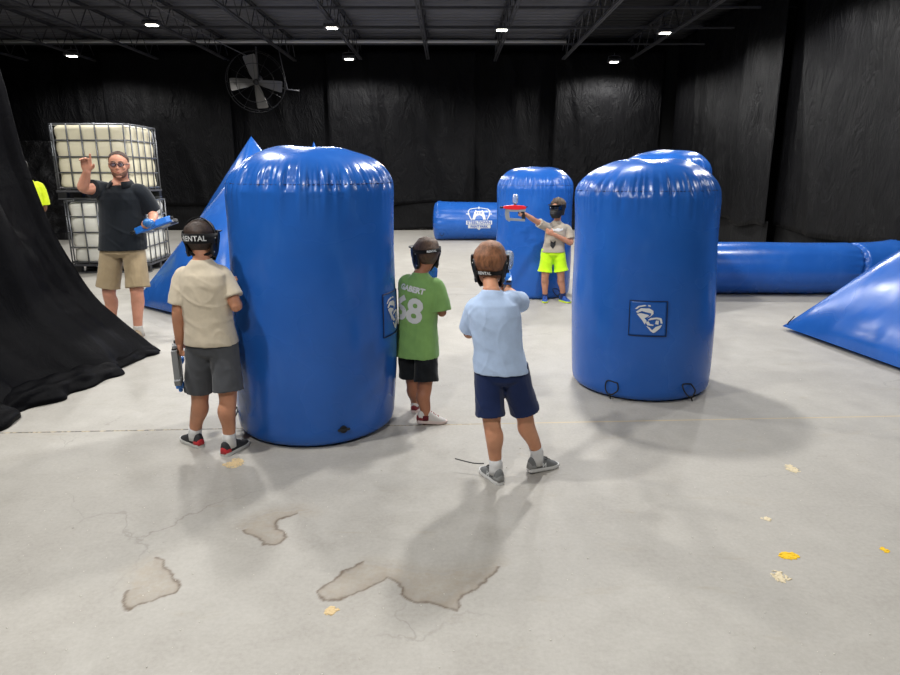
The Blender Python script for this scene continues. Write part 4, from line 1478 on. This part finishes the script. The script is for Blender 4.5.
tube_bunker('blue tube lying at the back with a white printed crest', [(-.32, 16.3), (.7, 16.3), (1.6, 16.3), (2.3, 16.3)], .46, 7.7, town_logo)

# ------------------------------------------------------------------ caged liquid totes
def tote(label, loc, yaw, plastic, cap):
    t = thing('caged_tote', loc, label, 'container', 'stacked caged totes', yaw)
    w, d, h = .61, .52, 1.0
    z0 = .15
    # blow-moulded bottle with pressed-in bands
    rings = []
    nz = 30
    for i in range(nz + 1):
        v = i / nz
        z = z0 + .01 + (h - .02) * v
        e = min(1, (min(v, 1 - v) / .06)) ** .5 if min(v, 1 - v) < .06 else 1
        band_ = .010 * math.sin(v * PI * 7) 
        ring = []
        for j in range(64):
            a = 2 * PI * j / 64
            ca, sa = math.cos(a), math.sin(a)
            k = (abs(ca) ** 9 + abs(sa) ** 9) ** (-1 / 9)
            x, y = ca * k, sa * k
            q = (.90 + .08 * e) 
            dent = .008 * math.sin(x * 9) * math.sin(y * 9)
            ring.append(V((x * (w - .012 + band_ * .7) * (.92 + .07 * e) , y * (d - .012 + band_ * .7) * (.92 + .07 * e), z + dent * 0)))
        rings.append(ring)
    MB().loft(rings).build('bottle', plastic, t, True, True)
    cm = MB(); cm.tube([V((0, 0, z0 + h - .01)), V((0, 0, z0 + h + .008))], .09, 24)
    cm.build('filler_cap', mat('red cap', (60, 60, 64), .5), t, False, True)
    c = MB()
    def rr(x, y, z): 
        return V((x, y, z))
    for i, z in enumerate((z0 + .03, z0 + .27, z0 + .51, z0 + .76, z0 + h)):
        pts = [rr(-w, -d, z), rr(w, -d, z), rr(w, d, z), rr(-w, d, z)]
        q = []
        for k in range(4):
            p0, p1, p2 = pts[k - 1], pts[k], pts[(k + 1) % 4]
            for u in (0, .5, 1):
                a_ = p1 + (p0 - p1).normalized() * .05 * (1 - u); b_ = p1 + (p2 - p1).normalized() * .05 * u
                q.append((a_ + b_) / 2 if u == .5 else (a_ if u == 0 else b_))
        c.tube(q, .015 if i in (0, 4) else .012, 8, closed=True)
    for k in range(6):
        x = -w + .06 + (2 * w - .12) * k / 5
        for y in (-d - .012, d + .012): c.tube([V((x, y, z0)), V((x, y, z0 + h + .01))], .012, 8)
    for k in range(5):
        y = -d + .06 + (2 * d - .12) * k / 4
        for x in (-w - .012, w + .012): c.tube([V((x, y, z0)), V((x, y, z0 + h + .01))], .012, 8)
    c.build('cage', M_GALV, t, True, True)
    p = MB()
    p.box((-w - .01, -d - .01, .115), (w + .01, d + .01, .15))
    p.build('pallet_deck', M_DARKSTEEL, t, False, True, .004)
    for y in (-d + .05, 0, d - .05):
        MB().box((-w, y - .05, 0.003), (w, y + .05, .022)).build('pallet_runner', M_GALV, t, False, True)
        for x in (-w + .07, 0, w - .07): MB().box((x - .07, y - .05, .022), (x + .07, y + .05, .115)).build('pallet_foot', M_BLACK, t, False, True, .006)
    v = MB(); v.tube([V((0, -d - .005, z0 + .06)), V((0, -d - .09, z0 + .06))], .03, 14); v.tube([V((0, -d - .05, z0 + .06)), V((0, -d - .05, z0 + .12))], .012, 8); v.box((-.05, -d - .06, z0 + .12), (.05, -d - .04, z0 + .135))
    v.build('outlet_valve', M_BLACK, t, False, True)
    return t
M_TOTE1 = mat('milky tote plastic', (226, 224, 214), .42, var=.07, vscale=3, trans=.0)
M_TOTE2 = mat('yellowed tote plastic', (226, 218, 190), .42, var=.1, vscale=3)
cl = G(117, 268)
tote('white caged tote standing on the floor behind the man, lower of the stack', (cl.x + .17, 11.1, 0), math.radians(5), M_TOTE1, None)
tote('yellowed caged tote stacked on top of another, behind the man', (cl.x + .10, 11.12, 1.174), math.radians(1), M_TOTE2, None)

# ------------------------------------------------------------------ ceiling fan
def fan():
    c = U(256, 82, 17.0)
    t = thing('ceiling_fan', c, 'large four-bladed fan hung below the roof in front of the back curtain', 'fan')
    ax = V((.12, -.95, -.28)).normalized()
    r = ax.cross(V((0, 0, 1))).normalized(); u = r.cross(ax)
    r = -r if r.x < 0 else r
    u = u if u.z > 0 else -u
    mb = MB(); mb.tube([c - ax * .1, c + ax * .03, c + ax * .05], [.07, .07, .04], 18); mb.build('hub', M_BLACK, t)
    mm = MB(); mm.tube([c - ax * .42, c - ax * .1], .11, 18); mm.build('motor', M_DARKSTEEL, t)
    M_BL = mat('pale fan blade', (104, 102, 98), .4, .3)
    for k, an in enumerate((100, 186, -10, 280)):
        a = math.radians(an)
        d = r * math.cos(a) + u * math.sin(a); s_ = ax.cross(d)
        rings = []
        for q, w in ((.06, .06), (.2, .10), (.45, .135), (.6, .15), (.625, .13)):
            tw = .55 - .35 * q
            wv = s_ * math.cos(tw) + ax * math.sin(tw); nv = d.cross(wv)
            p = c + d * q
            rings.append([p - wv * w + nv * .006, p + wv * w + nv * .006, p + wv * w - nv * .006, p - wv * w - nv * .006])
        MB().loft(rings).build('blade', M_BL, t, False)
    g = MB()
    for rad_, off in ((.70, -.14), (.70, .1), (.45, .14)):
        g.tube([c + ax * off + (r * math.cos(2 * PI * j / 40) + u * math.sin(2 * PI * j / 40)) * rad_ for j in range(40)], .008, 6, closed=True)
    for j in range(12):
        a = 2 * PI * j / 12; d = r * math.cos(a) + u * math.sin(a)
        g.tube([c + ax * .13 + d * .08, c + ax * .14 + d * .45, c + ax * .1 + d * .7, c - ax * .14 + d * .7], .004, 5)
    g.build('guard', M_BLACK, t)
    h = MB()
    m0 = c - ax * .36
    h.tube([m0, V((m0.x, m0.y, 4.64))], .022, 10)
    h.tube([m0, m0 + V((.7, .1, -.22)), V((m0.x + 1.0, m0.y + .1, m0.z - .25))], .014, 8)
    h.tube([m0 + V((.7, .1, -.22)), V((m0.x + .55, m0.y, 4.64))], .012, 8)
    h.build('hanger_frame', M_STEEL, t)
    w = MB(); q0 = U(146, 0, 13.0); q1 = c + V((-.05, .2, .55))
    w.tube([rail(q0, q1, k / 10) - V((0, 0, .05 * math.sin(PI * k / 10))) for k in range(11)], .012, 6)
    w.build('cable', M_STEEL, t)
fan()

# ================================================================== PEOPLE
KIDW = dict(hipj=.058, hip=.112, waist=.100, chest=.118, hipd=.082, waistd=.078, chestd=.082, neck=.038, arm=(.041, .036, .030, .031, .022), leg=(.072, .066, .045, .047, .031), hand=.78, foot=.205)
def kidw(s, **kw):
    d = {k: (tuple(x * s for x in v) if isinstance(v, tuple) else v * s) for k, v in KIDW.items()}
    d.update(kw); return d

def surface_print(txt, mesh, origin, xdir, ydir, ndir, size, m, parent, name, bold=.003, shear=0.0, spacing=1.0, polys=None):
    """lettering laid on cloth: cast each point onto the cloth along -ndir; mesh is in the parent root's space"""
    og = ORG[parent.name]
    bv = BVHTree.FromPolygons([v.co.copy() for v in mesh.vertices], [tuple(p.vertices) for p in mesh.polygons])
    bm = poly_bm(polys, size * .1) if polys else text_mesh(txt, size, bold, spacing, 1, shear)
    def fn(x, y):
        p = origin - og + xdir * x + ydir * y + ndir * .3
        hit = bv.ray_cast(p, -ndir)
        return (hit[0] if hit[0] is not None else p - ndir * .3) + ndir * .004
    me = wrap_bm(bm, fn)
    return link_mesh(name, me, m, parent, False, True)

# --- child in beige at the near bunker, blaster hanging from one hand
D = 3.5
Jb = dict(head=U(201, 240, 3.50), neck=U(202, 263, 3.47), shL=U(182, 277, 3.47), shR=U(223, 275, 3.5), elL=U(178, 312, 3.45), wrL=U(180, 343, 3.5),
          elR=U(236, 306, 3.46), wrR=U(235, 298, 3.55), pelvis=U(212, 344, 3.5), knL=U(200, 398, 3.53), anL=U(195, 432, 3.58), knR=U(228, 399, 3.46), anR=U(229, 438, 3.47))
SH_RED = dict(upper=mat('black shoe mesh', (44, 44, 46), .8, bump=.3, bscale=500), sole=mat('white and red sole', (196, 196, 192), .6), lace=mat('pale lace', (206, 206, 204), .8), accent=mat('red heel', (188, 40, 48), .5))
r1, Mh1, so1, sm1 = person('person', 'child in a beige T-shirt and grey shorts standing against the near bunker, seen from behind', None, Jb, (.06, 1, 0), (.08, 1, 0), (-.05, 1, -.05), 1.0,
    kidw(1.06), dict(skin=M_SKIN_BEIGE, sock=fabric('white sock', (208, 208, 206)), sock_h=.14),
    dict(name='t_shirt', mat=fabric('beige cotton', (206, 194, 172)), loose=.012, hem=.01, sleeve=dict(L=.78, R=.72), fold=.0055),
    dict(mat=fabric('charcoal jersey', (76, 78, 82)), loose=.010, len=dict(L=.86, R=.84)), dict(L=(-.75, .62), R=(.38, .93)),
    dict(L=((-.05, .1, -1), (1, .2, 0), (0, 1, 0), 1.1, False), R=((-.15, .3, .95), (.7, .6, 0), (-.7, .5, .2), .15, False)),
    dict(mat=hair_mat('dark brown hair', (58, 44, 36)), nape=-.3, front=.28, len=.035), .205, shoes={**SH_RED, 'kw': {}}, seed=1)
mask(r1, Mh1, .205, lambda th: .05, .125, 'RENTAL', .185, off=.012, top_strap=True, tshift=.12)
blaster(U(177, 353, 3.5) + V((0, -.01, .0)), (.0, .02, -1), (-.30, .92, 0), M_GREYPLASTIC, M_CLEARBLUE, 'grey blaster with a blue muzzle hanging from the hand of the child in beige', scale=.76, tip=M_BLUEPLASTIC)

# --- child in the green jersey peeking round the bunker
fg = V((.36, .93, 0))
rg = V((.93, -.36, 0))
shc = U(415, 285, 3.99)
pg = U(412, 347, 4.0)
Jg = dict(head=U(421, 256, 4.0), neck=U(415, 277, 3.98), shL=shc - rg * .10, shR=shc + rg * .118 + V((0, 0, -.015)), elR=U(437, 314, 3.93), wrR=U(433, 299, 4.14), elL=U(403, 312, 4.2), wrL=U(416, 300, 4.3),
          pelvis=pg, knL=U(408, 387, 4.04), anL=U(411, 408, 4.12), knR=U(420, 391, 3.92), anR=U(420, 421, 3.86))
for k in Jg: Jg[k] = Jg[k] + V((.03, .06, 0))
SH_WINE = dict(upper=mat('white leather shoe', (206, 202, 196), .5), sole=mat('pale pink sole', (214, 196, 190), .6), lace=mat('wine lace', (150, 60, 66), .8), accent=mat('wine red leather', (122, 34, 44), .5))
r2, Mh2, so2, sm2 = person('person', 'child in a green numbered jersey leaning past the side of the near bunker', None, Jg, fg, fg, (-.38, .92, .0), 1.0,
    kidw(.98), dict(skin=M_SKIN_GREEN, sock=fabric('wine sock', (96, 30, 38)), sock_h=.06),
    dict(name='jersey', mat=fabric('green jersey cloth', (128, 170, 98), rough=.75), loose=.016, hem=-.16, sleeve=dict(L=.95, R=.95), fold=.0055, flare=1.04),
    dict(mat=fabric('black camouflage cloth', (24, 27, 30), var=.5, vscale=22), loose=.012, len=dict(L=.80, R=.84)), dict(L=(.2, .98), R=(.97, .18)),
    dict(L=((.6, .8, .1), (0, 0, -1), (.8, -.5, 0), .8, False), R=((-.2, .95, .25), (-1, 0, 0), (0, 0, 1), 1.0, False)),
    dict(mat=hair_mat('brown cropped hair', (84, 62, 46)), nape=-.3, front=.28, len=.05), .20, shoes={**SH_WINE, 'kw': {'R': dict(heel=.1)}}, seed=4)
mask(r2, Mh2, .20, lambda th: .17 + .04 * math.sin(th), .055, 'RENTAL', .085, off=.016, chin_strap=False, tshift=.05)
back_n = V((-.36, -.93, .08)).normalized(); bx_ = V((.93, -.36, -.17)).normalized(); by_ = V((.16, -.06, 1)).normalized()
ax_ = (Jg['neck'] - Jg['pelvis'])
oc = Jg['pelvis'] + ax_ * .80 - fg * .1
surface_print('GABERT', sm2, oc - bx_ * .012 + V((0, 0, .015)), bx_, by_, back_n, .046, M_PRINT, so2, 'name_lettering', .0025)
surface_print('68', sm2, oc - bx_ * .045 - V((0, 0, .125)), bx_, by_, back_n, .215, M_PRINT, so2, 'number', .007, 0, .95)
blaster(U(433, 292, 4.2), (-.1, 1, .04), (0.05, 0, 1), M_BLUEPLASTIC, M_CLEARBLUE, 'blaster with a blue hopper held up by the child in green', scale=.78)

# --- child in pale blue aiming down the hall
Jl = dict(head=U(490, 265, 3.20), neck=U(492, 293, 3.13), shL=U(475, 307, 3.14), shR=U(512, 300, 3.15), elL=U(469, 333, 3.22), wrL=U(489, 302, 3.44), elR=U(522, 303, 3.32), wrR=U(508, 290, 3.50),
          pelvis=U(501, 371, 3.14), knL=U(492, 424, 3.11), anL=U(496, 464, 3.12), knR=U(525, 417, 3.18), anR=U(537, 452, 3.235))
SH_GREY = dict(upper=mat('grey suede shoe', (112, 114, 114), .85, bump=.3, bscale=400), sole=mat('white foam sole', (216, 216, 214), .6), lace=mat('dark grey lace', (64, 64, 64), .8), accent=mat('grey mesh heel', (140, 141, 140), .7))
r3, Mh3, so3, sm3 = person('person', 'child in a pale blue T-shirt and navy shorts aiming a blaster away from the camera', None, Jl, (.08, 1, 0), (.1, 1, 0), (.12, 1, -.05), 1.0,
    kidw(1.0), dict(skin=M_SKIN_BLUE, sock=fabric('white crew sock', (216, 216, 216)), sock_h=.14),
    dict(name='t_shirt', mat=fabric('pale blue cotton', (186, 208, 240)), loose=.012, hem=.0, sleeve=dict(L=.85, R=.75), fold=.0055),
    dict(mat=fabric('navy jersey', (27, 42, 82)), loose=.010, len=dict(L=.84, R=.86)), dict(L=(-.45, .89), R=(.86, .5)),
    dict(L=((.6, .75, .2), (0, 0, 1), (.7, -.5, 0), 1.0, False), R=((-.1, .9, .35), (-1, 0, 0), (0, .2, 1), 1.1, False)),
    dict(mat=hair_mat('auburn cropped hair', (134, 88, 58)), nape=-.3, front=.3, len=.05, top=1.6), .205, shoes={**SH_GREY, 'kw': {'L': dict(emblem='N', lace_loop=True), 'R': dict(emblem='N', lace_loop=True, heel=.06)}}, seed=7)
mask(r3, Mh3, .205, lambda th: -.17 + .10 * math.sin(th) * 0 - .05 * math.cos(th) * -1 * 0, .05, 'RENTAL', .10, off=.012, chin_strap=False, tshift=.3)
lc = MB()
lp = Jl['anL'] + V((-.06, .09, 0)); 
lc.tube(catmull([V((lp.x, lp.y, .055)), V((lp.x - .05, lp.y + .015, .05)), V((lp.x - .10, lp.y + .03, .055)), V((lp.x - .15, lp.y + .05, .06))], 6), .0035, 6, True)
lc.build('loose_lace', SH_GREY['lace'], r3)
blaster(U(507, 285, 3.55), (.0, 1, .06), (.06, 0, 1), M_BLUEPLASTIC, M_CLEAR, 'blaster with a clear hopper aimed by the child in pale blue', scale=.85)

# --- child in neon shorts facing the camera
Jf = dict(head=U(558, 208, 8.03), neck=U(557, 222, 8.08), shR=U(546, 227, 8.03), shL=U(568, 229, 8.1), elR=U(534, 220, 7.92), wrR=U(525, 214, 7.80), elL=U(571, 243, 8.03), wrL=U(553, 234, 7.93),
          pelvis=U(553, 252, 8.08), knR=U(545, 277, 8.06), anR=U(545, 295, 8.12), knL=U(561, 276, 8.05), anL=U(563, 294, 8.1))
SH_NEON = dict(upper=mat('blue mesh shoe', (32, 78, 158), .7), sole=mat('neon yellow sole', (206, 230, 60), .5), lace=mat('dark navy lace', (24, 30, 60), .8), accent=mat('navy heel', (24, 40, 92), .6))
r4, Mh4, so4, sm4 = person('person', 'masked child in neon yellow-green shorts aiming a red blaster in front of the mid-hall bunker', None, Jf, (-.1, -1, 0), (-.12, -1, 0), (-.62, -.8, -.06), 1.0,
    kidw(1.02), dict(skin=M_SKIN_FAR, sock=fabric('navy sock', (30, 44, 90)), sock_h=.08),
    dict(name='t_shirt', mat=fabric('grey beige cotton', (176, 166, 150)), loose=.012, hem=.0, sleeve=dict(L=.72, R=.62), fold=.0055),
    dict(mat=fabric('neon shorts cloth', (196, 244, 30), rough=.7), loose=.014, len=dict(L=.80, R=.80), flare=2.2), dict(L=(.5, -.86), R=(-.12, -1)),
    dict(L=((-.9, -.2, .4), (0, .9, .2), (0, -.4, 1), .5, False), R=((-.85, -.4, .2), (0, .3, -1), (-.3, -.3, .9), 1.1, False)),
    dict(mat=hair_mat('dark blond hair', (74, 58, 44)), nape=-.3, front=.3, len=.10, top=.9), .205, shoes={**SH_NEON, 'kw': {}}, seed=11)
mask(r4, Mh4, .205, lambda th: .04, .06, None, off=.012, chin_strap=False)
blk = [[(-.085, .02), (-.06, .045), (-.02, .03), (.02, .045), (.06, .035), (.085, .05), (.08, .02), (.03, .0), (-.02, .012), (-.06, .0)]]
cn = V((-.12, -1, .1)).normalized()
ax4 = Jf['neck'] - Jf['pelvis']
oc4 = Jf['pelvis'] + ax4 * .70 + V((-.12, -1, 0)).normalized() * .1
surface_print('', sm4, oc4, V((1, -.12, 0)).normalized(), V((0, 0, 1)), cn, .05, M_PRINT, so4, 'chest_print', .002, 0, 1.0, blk)
surface_print('', sm4, oc4 + V((-.03, 0, -.16)), V((1, -.12, 0)).normalized(), V((0, 0, 1)), cn, .05, M_BLACK, so4, 'shirt_graphic', .002, 0, 1.0, [[(-.03, .05), (0, .03), (.03, .055), (.03, .0), (0, -.05), (-.035, -.01)]])
blaster(U(521, 210, 7.76), (-.97, -.24, .03), (0, 0, 1), M_REDPLASTIC, M_CLEAR, 'red and grey blaster held out by the child in neon shorts', scale=.85)

# --- the man with his hand up
MANW = dict(hipj=.09, hip=.172, waist=.172, chest=.19, hipd=.125, waistd=.135, chestd=.125, neck=.064, arm=(.060, .054, .044, .046, .031), leg=(.094, .086, .060, .060, .040), hand=1.12, foot=.285, lord=.01)
Jm = dict(head=U(119, 165, 6.17), neck=U(121, 184, 6.22), shR=U(102, 190, 6.2), shL=U(142, 192, 6.22), elR=U(83, 188, 6.02), wrR=U(87, 171, 5.95), elL=U(153, 214, 6.28), wrL=U(153, 220, 6.04),
          pelvis=U(123, 247, 6.2), knR=U(109, 292, 6.17), anR=U(113, 327, 6.25), knL=U(137, 292, 6.13), anL=U(138, 327, 6.13))
SH_TAN = dict(upper=mat('tan shoe leather', (150, 132, 108), .7), sole=mat('pale rubber sole', (196, 190, 178), .7), lace=mat('tan lace', (170, 156, 132), .8), accent=mat('brown heel', (110, 92, 72), .7))
r5, Mh5, so5, sm5 = person('person', 'man in a black polo shirt and khaki shorts with one hand raised', None, Jm, (.08, -1, 0), (.06, -1, 0), (.30, -.95, -.03), 1.45,
    MANW, dict(skin=M_SKIN_MAN, sock=fabric('pale ankle sock', (190, 186, 178)), sock_h=.05),
    dict(name='polo_shirt', mat=fabric('black polo cloth', (22, 27, 33)), loose=.020, hem=-.04, sleeve=dict(L=.88, R=.55), fold=.0055, ff=6, ntop=1.0),
    dict(mat=fabric('khaki cotton', (158, 140, 110)), loose=.018, len=dict(L=.90, R=.90), fold=.0055), dict(L=(.15, -1), R=(-.25, -1)),
    dict(L=((-.45, -.8, -.2), (0, .2, -1), (-.7, -.5, 0), 1.1, False), R=((.15, -.2, 1), (.2, -1, -.1), (1, 0, .2), .55, True)),
    dict(mat=hair_mat('short brown hair', (62, 42, 32)), nape=-.16, front=.40, len=.022), .235, voxel=.006, shoes={**SH_TAN, 'kw': {}}, seed=14, face=True)
H5 = .235
col = MB()
nk, ax5 = Jm['neck'], (Jm['neck'] - Jm['pelvis']).normalized()
rings = []
for j in range(33):
    a = PI * 2 * (j / 32) * .86 + PI * .14 - PI / 2
    d = V((math.cos(a), math.sin(a), 0))
    p0 = nk + ax5 * (.012 + .012 * d.y) + V((d.x * .092, d.y * .090, 0)); p1 = p0 + V((d.x * .030, d.y * .030, -.036)) ; pt = p0 + V((-d.x * .004, -d.y * .004, .018))
    rings.append([p0 - d * .006, pt, pt + d * .006, p1 + d * .008, p1])
col.loft(rings); col.build('collar', fabric('black collar cloth', (18, 22, 27)), so5)
pk = MB()
gl = MB()
for q in (-1, 1):
    for s0, s1 in (((.04, .485, .035), (.25, .43, .045)),): pass
def gp_(x, y, z): return Mh5 @ V((x * H5, y * H5, z * H5))
fr_ = MB()
for q in (-1, 1):
    loop = [gp_(q * (.135 + .10 * math.cos(a)), .475 - .08 * abs(.135 + .10 * math.cos(a)), .02 + .065 * math.sin(a)) for a in [2 * PI * i / 20 for i in range(20)]]
    fr_.tube(loop, .0032, 6, closed=True)
    fr_.tube([gp_(q * .235, .455, .04), gp_(q * .33, .33, .045), gp_(q * .37, .0, .03), gp_(q * .36, -.1, -.02)], .003, 6)
    ln = MB(); ln.add(loop + [sum(loop, V()) / 20], [(i, (i + 1) % 20, 20) for i in range(20)])
    gl.add(ln.v, ln.f)
fr_.tube([gp_(-.04, .475, .04), gp_(0, .49, .05), gp_(.04, .475, .04)], .003, 6)
fo = fr_.build('glasses', mat('dark glasses frame', (30, 32, 44), .3), r5)
gl.build('glass_lens', mat('tinted glasses lens', (44, 52, 96), .08, alpha=.4), fo)
# short beard on jaw and lip
bd = MB(); rings = []
vs = []; fs = []; nt, nz = 36, 16
for i in range(nz + 1):
    for j in range(nt + 1):
        th = math.radians(-95 + 190 * j / nt)
        z0_ = -.49; c_ = abs(th) / math.radians(95)
        z1_ = -.325 + .27 * c_ ** 1.6
        z = z0_ + (z1_ - z0_) * i / nz
        e = .002 * min(1, 4 * min(i / nz + .05, 1 - i / nz))
        p = head_pt(H5, th, z, 1.0, e + .0025)
        if abs(th) < .5: p.y += .022 * H5 * math.cos(th * 3)
        p += V((noise.noise(p * 80), noise.noise(p * 80 + V((3, 3, 3))), 0)) * .0015
        vs.append(Mh5 @ p)
for i in range(nz):
    for j in range(nt):
        fs.append((i * (nt + 1) + j, i * (nt + 1) + j + 1, (i + 1) * (nt + 1) + j + 1, (i + 1) * (nt + 1) + j))
me = bd.add(vs, fs).mesh(); bm = bmesh.new(); bm.from_mesh(me); bmesh.ops.recalc_face_normals(bm, faces=bm.faces); bmesh.ops.solidify(bm, geom=bm.faces[:], thickness=.003); bm.to_mesh(me); bm.free()
link_mesh('beard', me, hair_mat('stubble hair', (112, 76, 58)), r5)
bt = MB()
for k in range(2): bt.ellipsoid(nk - ax5 * (.05 + .05 * k) + V((.004, -.158 + .0 * k, 0)), .006, .003, .006)
mf = V((-.93, -.12, -.33)).normalized(); mu = V((.55, -.75, .32))
blaster(U(150, 226, 5.98) - mf * .1 + V((0, .1, 0)), mf, mu, M_BLUEPLASTIC, M_CLEARBLUE, 'blue blaster pointing down and sideways in the hand of the man', scale=1.05)

# --- someone in a hi-vis shirt mostly behind the drape
fv = V((-.9, .42, 0)).normalized(); rv = fv.cross(V((0, 0, 1)))
sc_ = U(28, 187, 9.3); pv = U(28, 226, 9.3)
Jv = dict(head=U(20, 168, 9.3), neck=U(25, 181, 9.3), shR=sc_ + rv * .17, shL=sc_ - rv * .17, elR=sc_ + rv * .22 + V((-.02, -.02, -.28)), wrR=sc_ + rv * .20 + V((-.16, 0, -.48)), elL=sc_ - rv * .22 + V((0, 0, -.28)), wrL=sc_ - rv * .2 + V((-.16, 0, -.48)),
          pelvis=pv, knR=pv + rv * .1 + V((0, 0, -.41)), anR=pv + rv * .11 + V((.03, 0, 0)), knL=pv - rv * .1 + V((-.02, 0, -.41)), anL=pv - rv * .11 + V((-.05, 0, 0)))
for k in ('anR', 'anL'): Jv[k].z = .1
person('person', 'person in a bright yellow shirt, mostly hidden behind the near black drape', None, Jv, fv, fv, fv, 1.4,
    {k: (tuple(x * .95 for x in v) if isinstance(v, tuple) else v * .95) for k, v in MANW.items()}, dict(skin=M_SKIN_VEST, sock=None),
    dict(name='shirt', mat=fabric('hi-vis yellow cloth', (212, 232, 40)), loose=.02, hem=-.06, sleeve=dict(L=.9, R=.9), fold=.0055),
    dict(mat=fabric('dark work shorts', (40, 42, 48)), loose=.015, len=dict(L=.9, R=.9)), dict(L=tuple(fv[:2]), R=tuple(fv[:2])),
    dict(L=((-.2, 0, -1), tuple(rv), tuple(fv), .4, False), R=((-.2, 0, -1), tuple(-rv), tuple(fv), .4, False)),
    dict(mat=hair_mat('black hair', (26, 22, 20)), nape=-.3, front=.28, len=.04), .23, voxel=.008, shoes=SH_TAN, seed=18)

# ================================================================== FLOOR LITTER
def powder(px, py, rx, ry, m, label, n=130, seed=1):
    """crushed pellet crumbs in a flat patch"""
    R_ = random.Random(seed)
    c = G(px, py)
    e1, e2 = G(px + rx, py), G(px, py + ry)
    ax1, ax2 = (e1 - c).length, (e2 - c).length
    mb = MB()
    for _ in range(n):
        a = R_.random() * 2 * PI; q = R_.random() ** .6
        x = c.x + math.cos(a) * q * ax1 * (.7 + .5 * noise.noise(V((math.cos(a), math.sin(a), seed)))); y = c.y + math.sin(a) * q * ax2
        s = R_.uniform(.004, .011) * (1.2 - q * .6)
        k = R_.randint(5, 7); a0 = R_.random() * 6
        h = R_.uniform(.0015, .004)
        bot = [V((x + math.cos(a0 + 2 * PI * i / k) * s * R_.uniform(.7, 1.3), y + math.sin(a0 + 2 * PI * i / k) * s * R_.uniform(.7, 1.3), .0006)) for i in range(k)]
        top = [V((x + (b.x - x) * .6, y + (b.y - y) * .6, h)) for b in bot]
        mb.add(bot + top, [tuple(range(k, 2 * k))] + [(i, (i + 1) % k, k + (i + 1) % k, k + i) for i in range(k)])
    o = mb.build('pellet_powder', m, None, False)
    tag(o, label, 'powder', 'crushed pellet powder on the floor', 'stuff')
PW_TAN = mat('tan pellet powder', (214, 190, 146), .95)
PW_CREAM = mat('cream pellet powder', (222, 208, 176), .95)
PW_YEL = mat('yellow pellet powder', (238, 196, 44), .95)
powder(235, 463, 13, 5, PW_TAN, 'patch of tan powder at the foot of the child in beige', 170, 1)
powder(331, 611, 9, 4, PW_TAN, 'patch of yellowish powder in front of the largest floor stain', 90, 2)
powder(792, 469, 9, 4, PW_CREAM, 'cream powder patch on the bare floor right of the children', 90, 3)
powder(789, 556, 14, 3.5, PW_YEL, 'bright yellow powder streak on the floor', 120, 4)
powder(780, 577, 12, 6, PW_CREAM, 'faint cream powder below the yellow streak', 60, 5)
powder(884, 550, 5, 2.5, PW_YEL, 'small yellow powder dab near the photo edge', 22, 6)
powder(767, 519, 6, 2, PW_CREAM, 'thin cream powder specks above the yellow streak', 18, 7)
mb = MB()
for i in range(700):
    y = 1.5 + 10 * rnd.random() ** 1.6
    x = rnd.uniform(-.75, .75) * (y + .6)
    s = rnd.uniform(.0012, .0026) * (.7 + .16 * y)
    if x < -2.3 or x > 3 or any(math.hypot(x - cx, y - cy) < .6 for cx, cy in ((-.865, 4.0), (1.455, 4.8), (2.47, 7.5), (1.11, 8.72))) or (y > 6 and x < -.9): continue
    mb.ellipsoid(V((x, y, s * .7)), s, s, s * .7, None, 6, 4)
o = mb.build('pellet_crumbs', mat('white pellet crumb', (226, 224, 214), .9), None, True)
tag(o, 'white pellet crumbs scattered thinly over the concrete', 'crumbs', None, 'stuff')

# ================================================================== LIGHT AND COLOUR
w = bpy.data.worlds.new('world'); SC.world = w; w.use_nodes = True
w.node_tree.nodes['Background'].inputs['Color'].default_value = (.55, .58, .62, 1)
w.node_tree.nodes['Background'].inputs['Strength'].default_value = 0.0
vs_ = SC.view_settings
vs_.view_transform = 'Standard'; vs_.look = 'None'; vs_.exposure = 0.0; vs_.gamma = 1.0; vs_.use_curve_mapping = False
SC.display_settings.display_device = 'sRGB'
SC.cycles.use_denoising = True
SC.cycles.max_bounces = 8
SC.cycles.diffuse_bounces = 5
SC.cycles.sample_clamp_indirect = 6.0
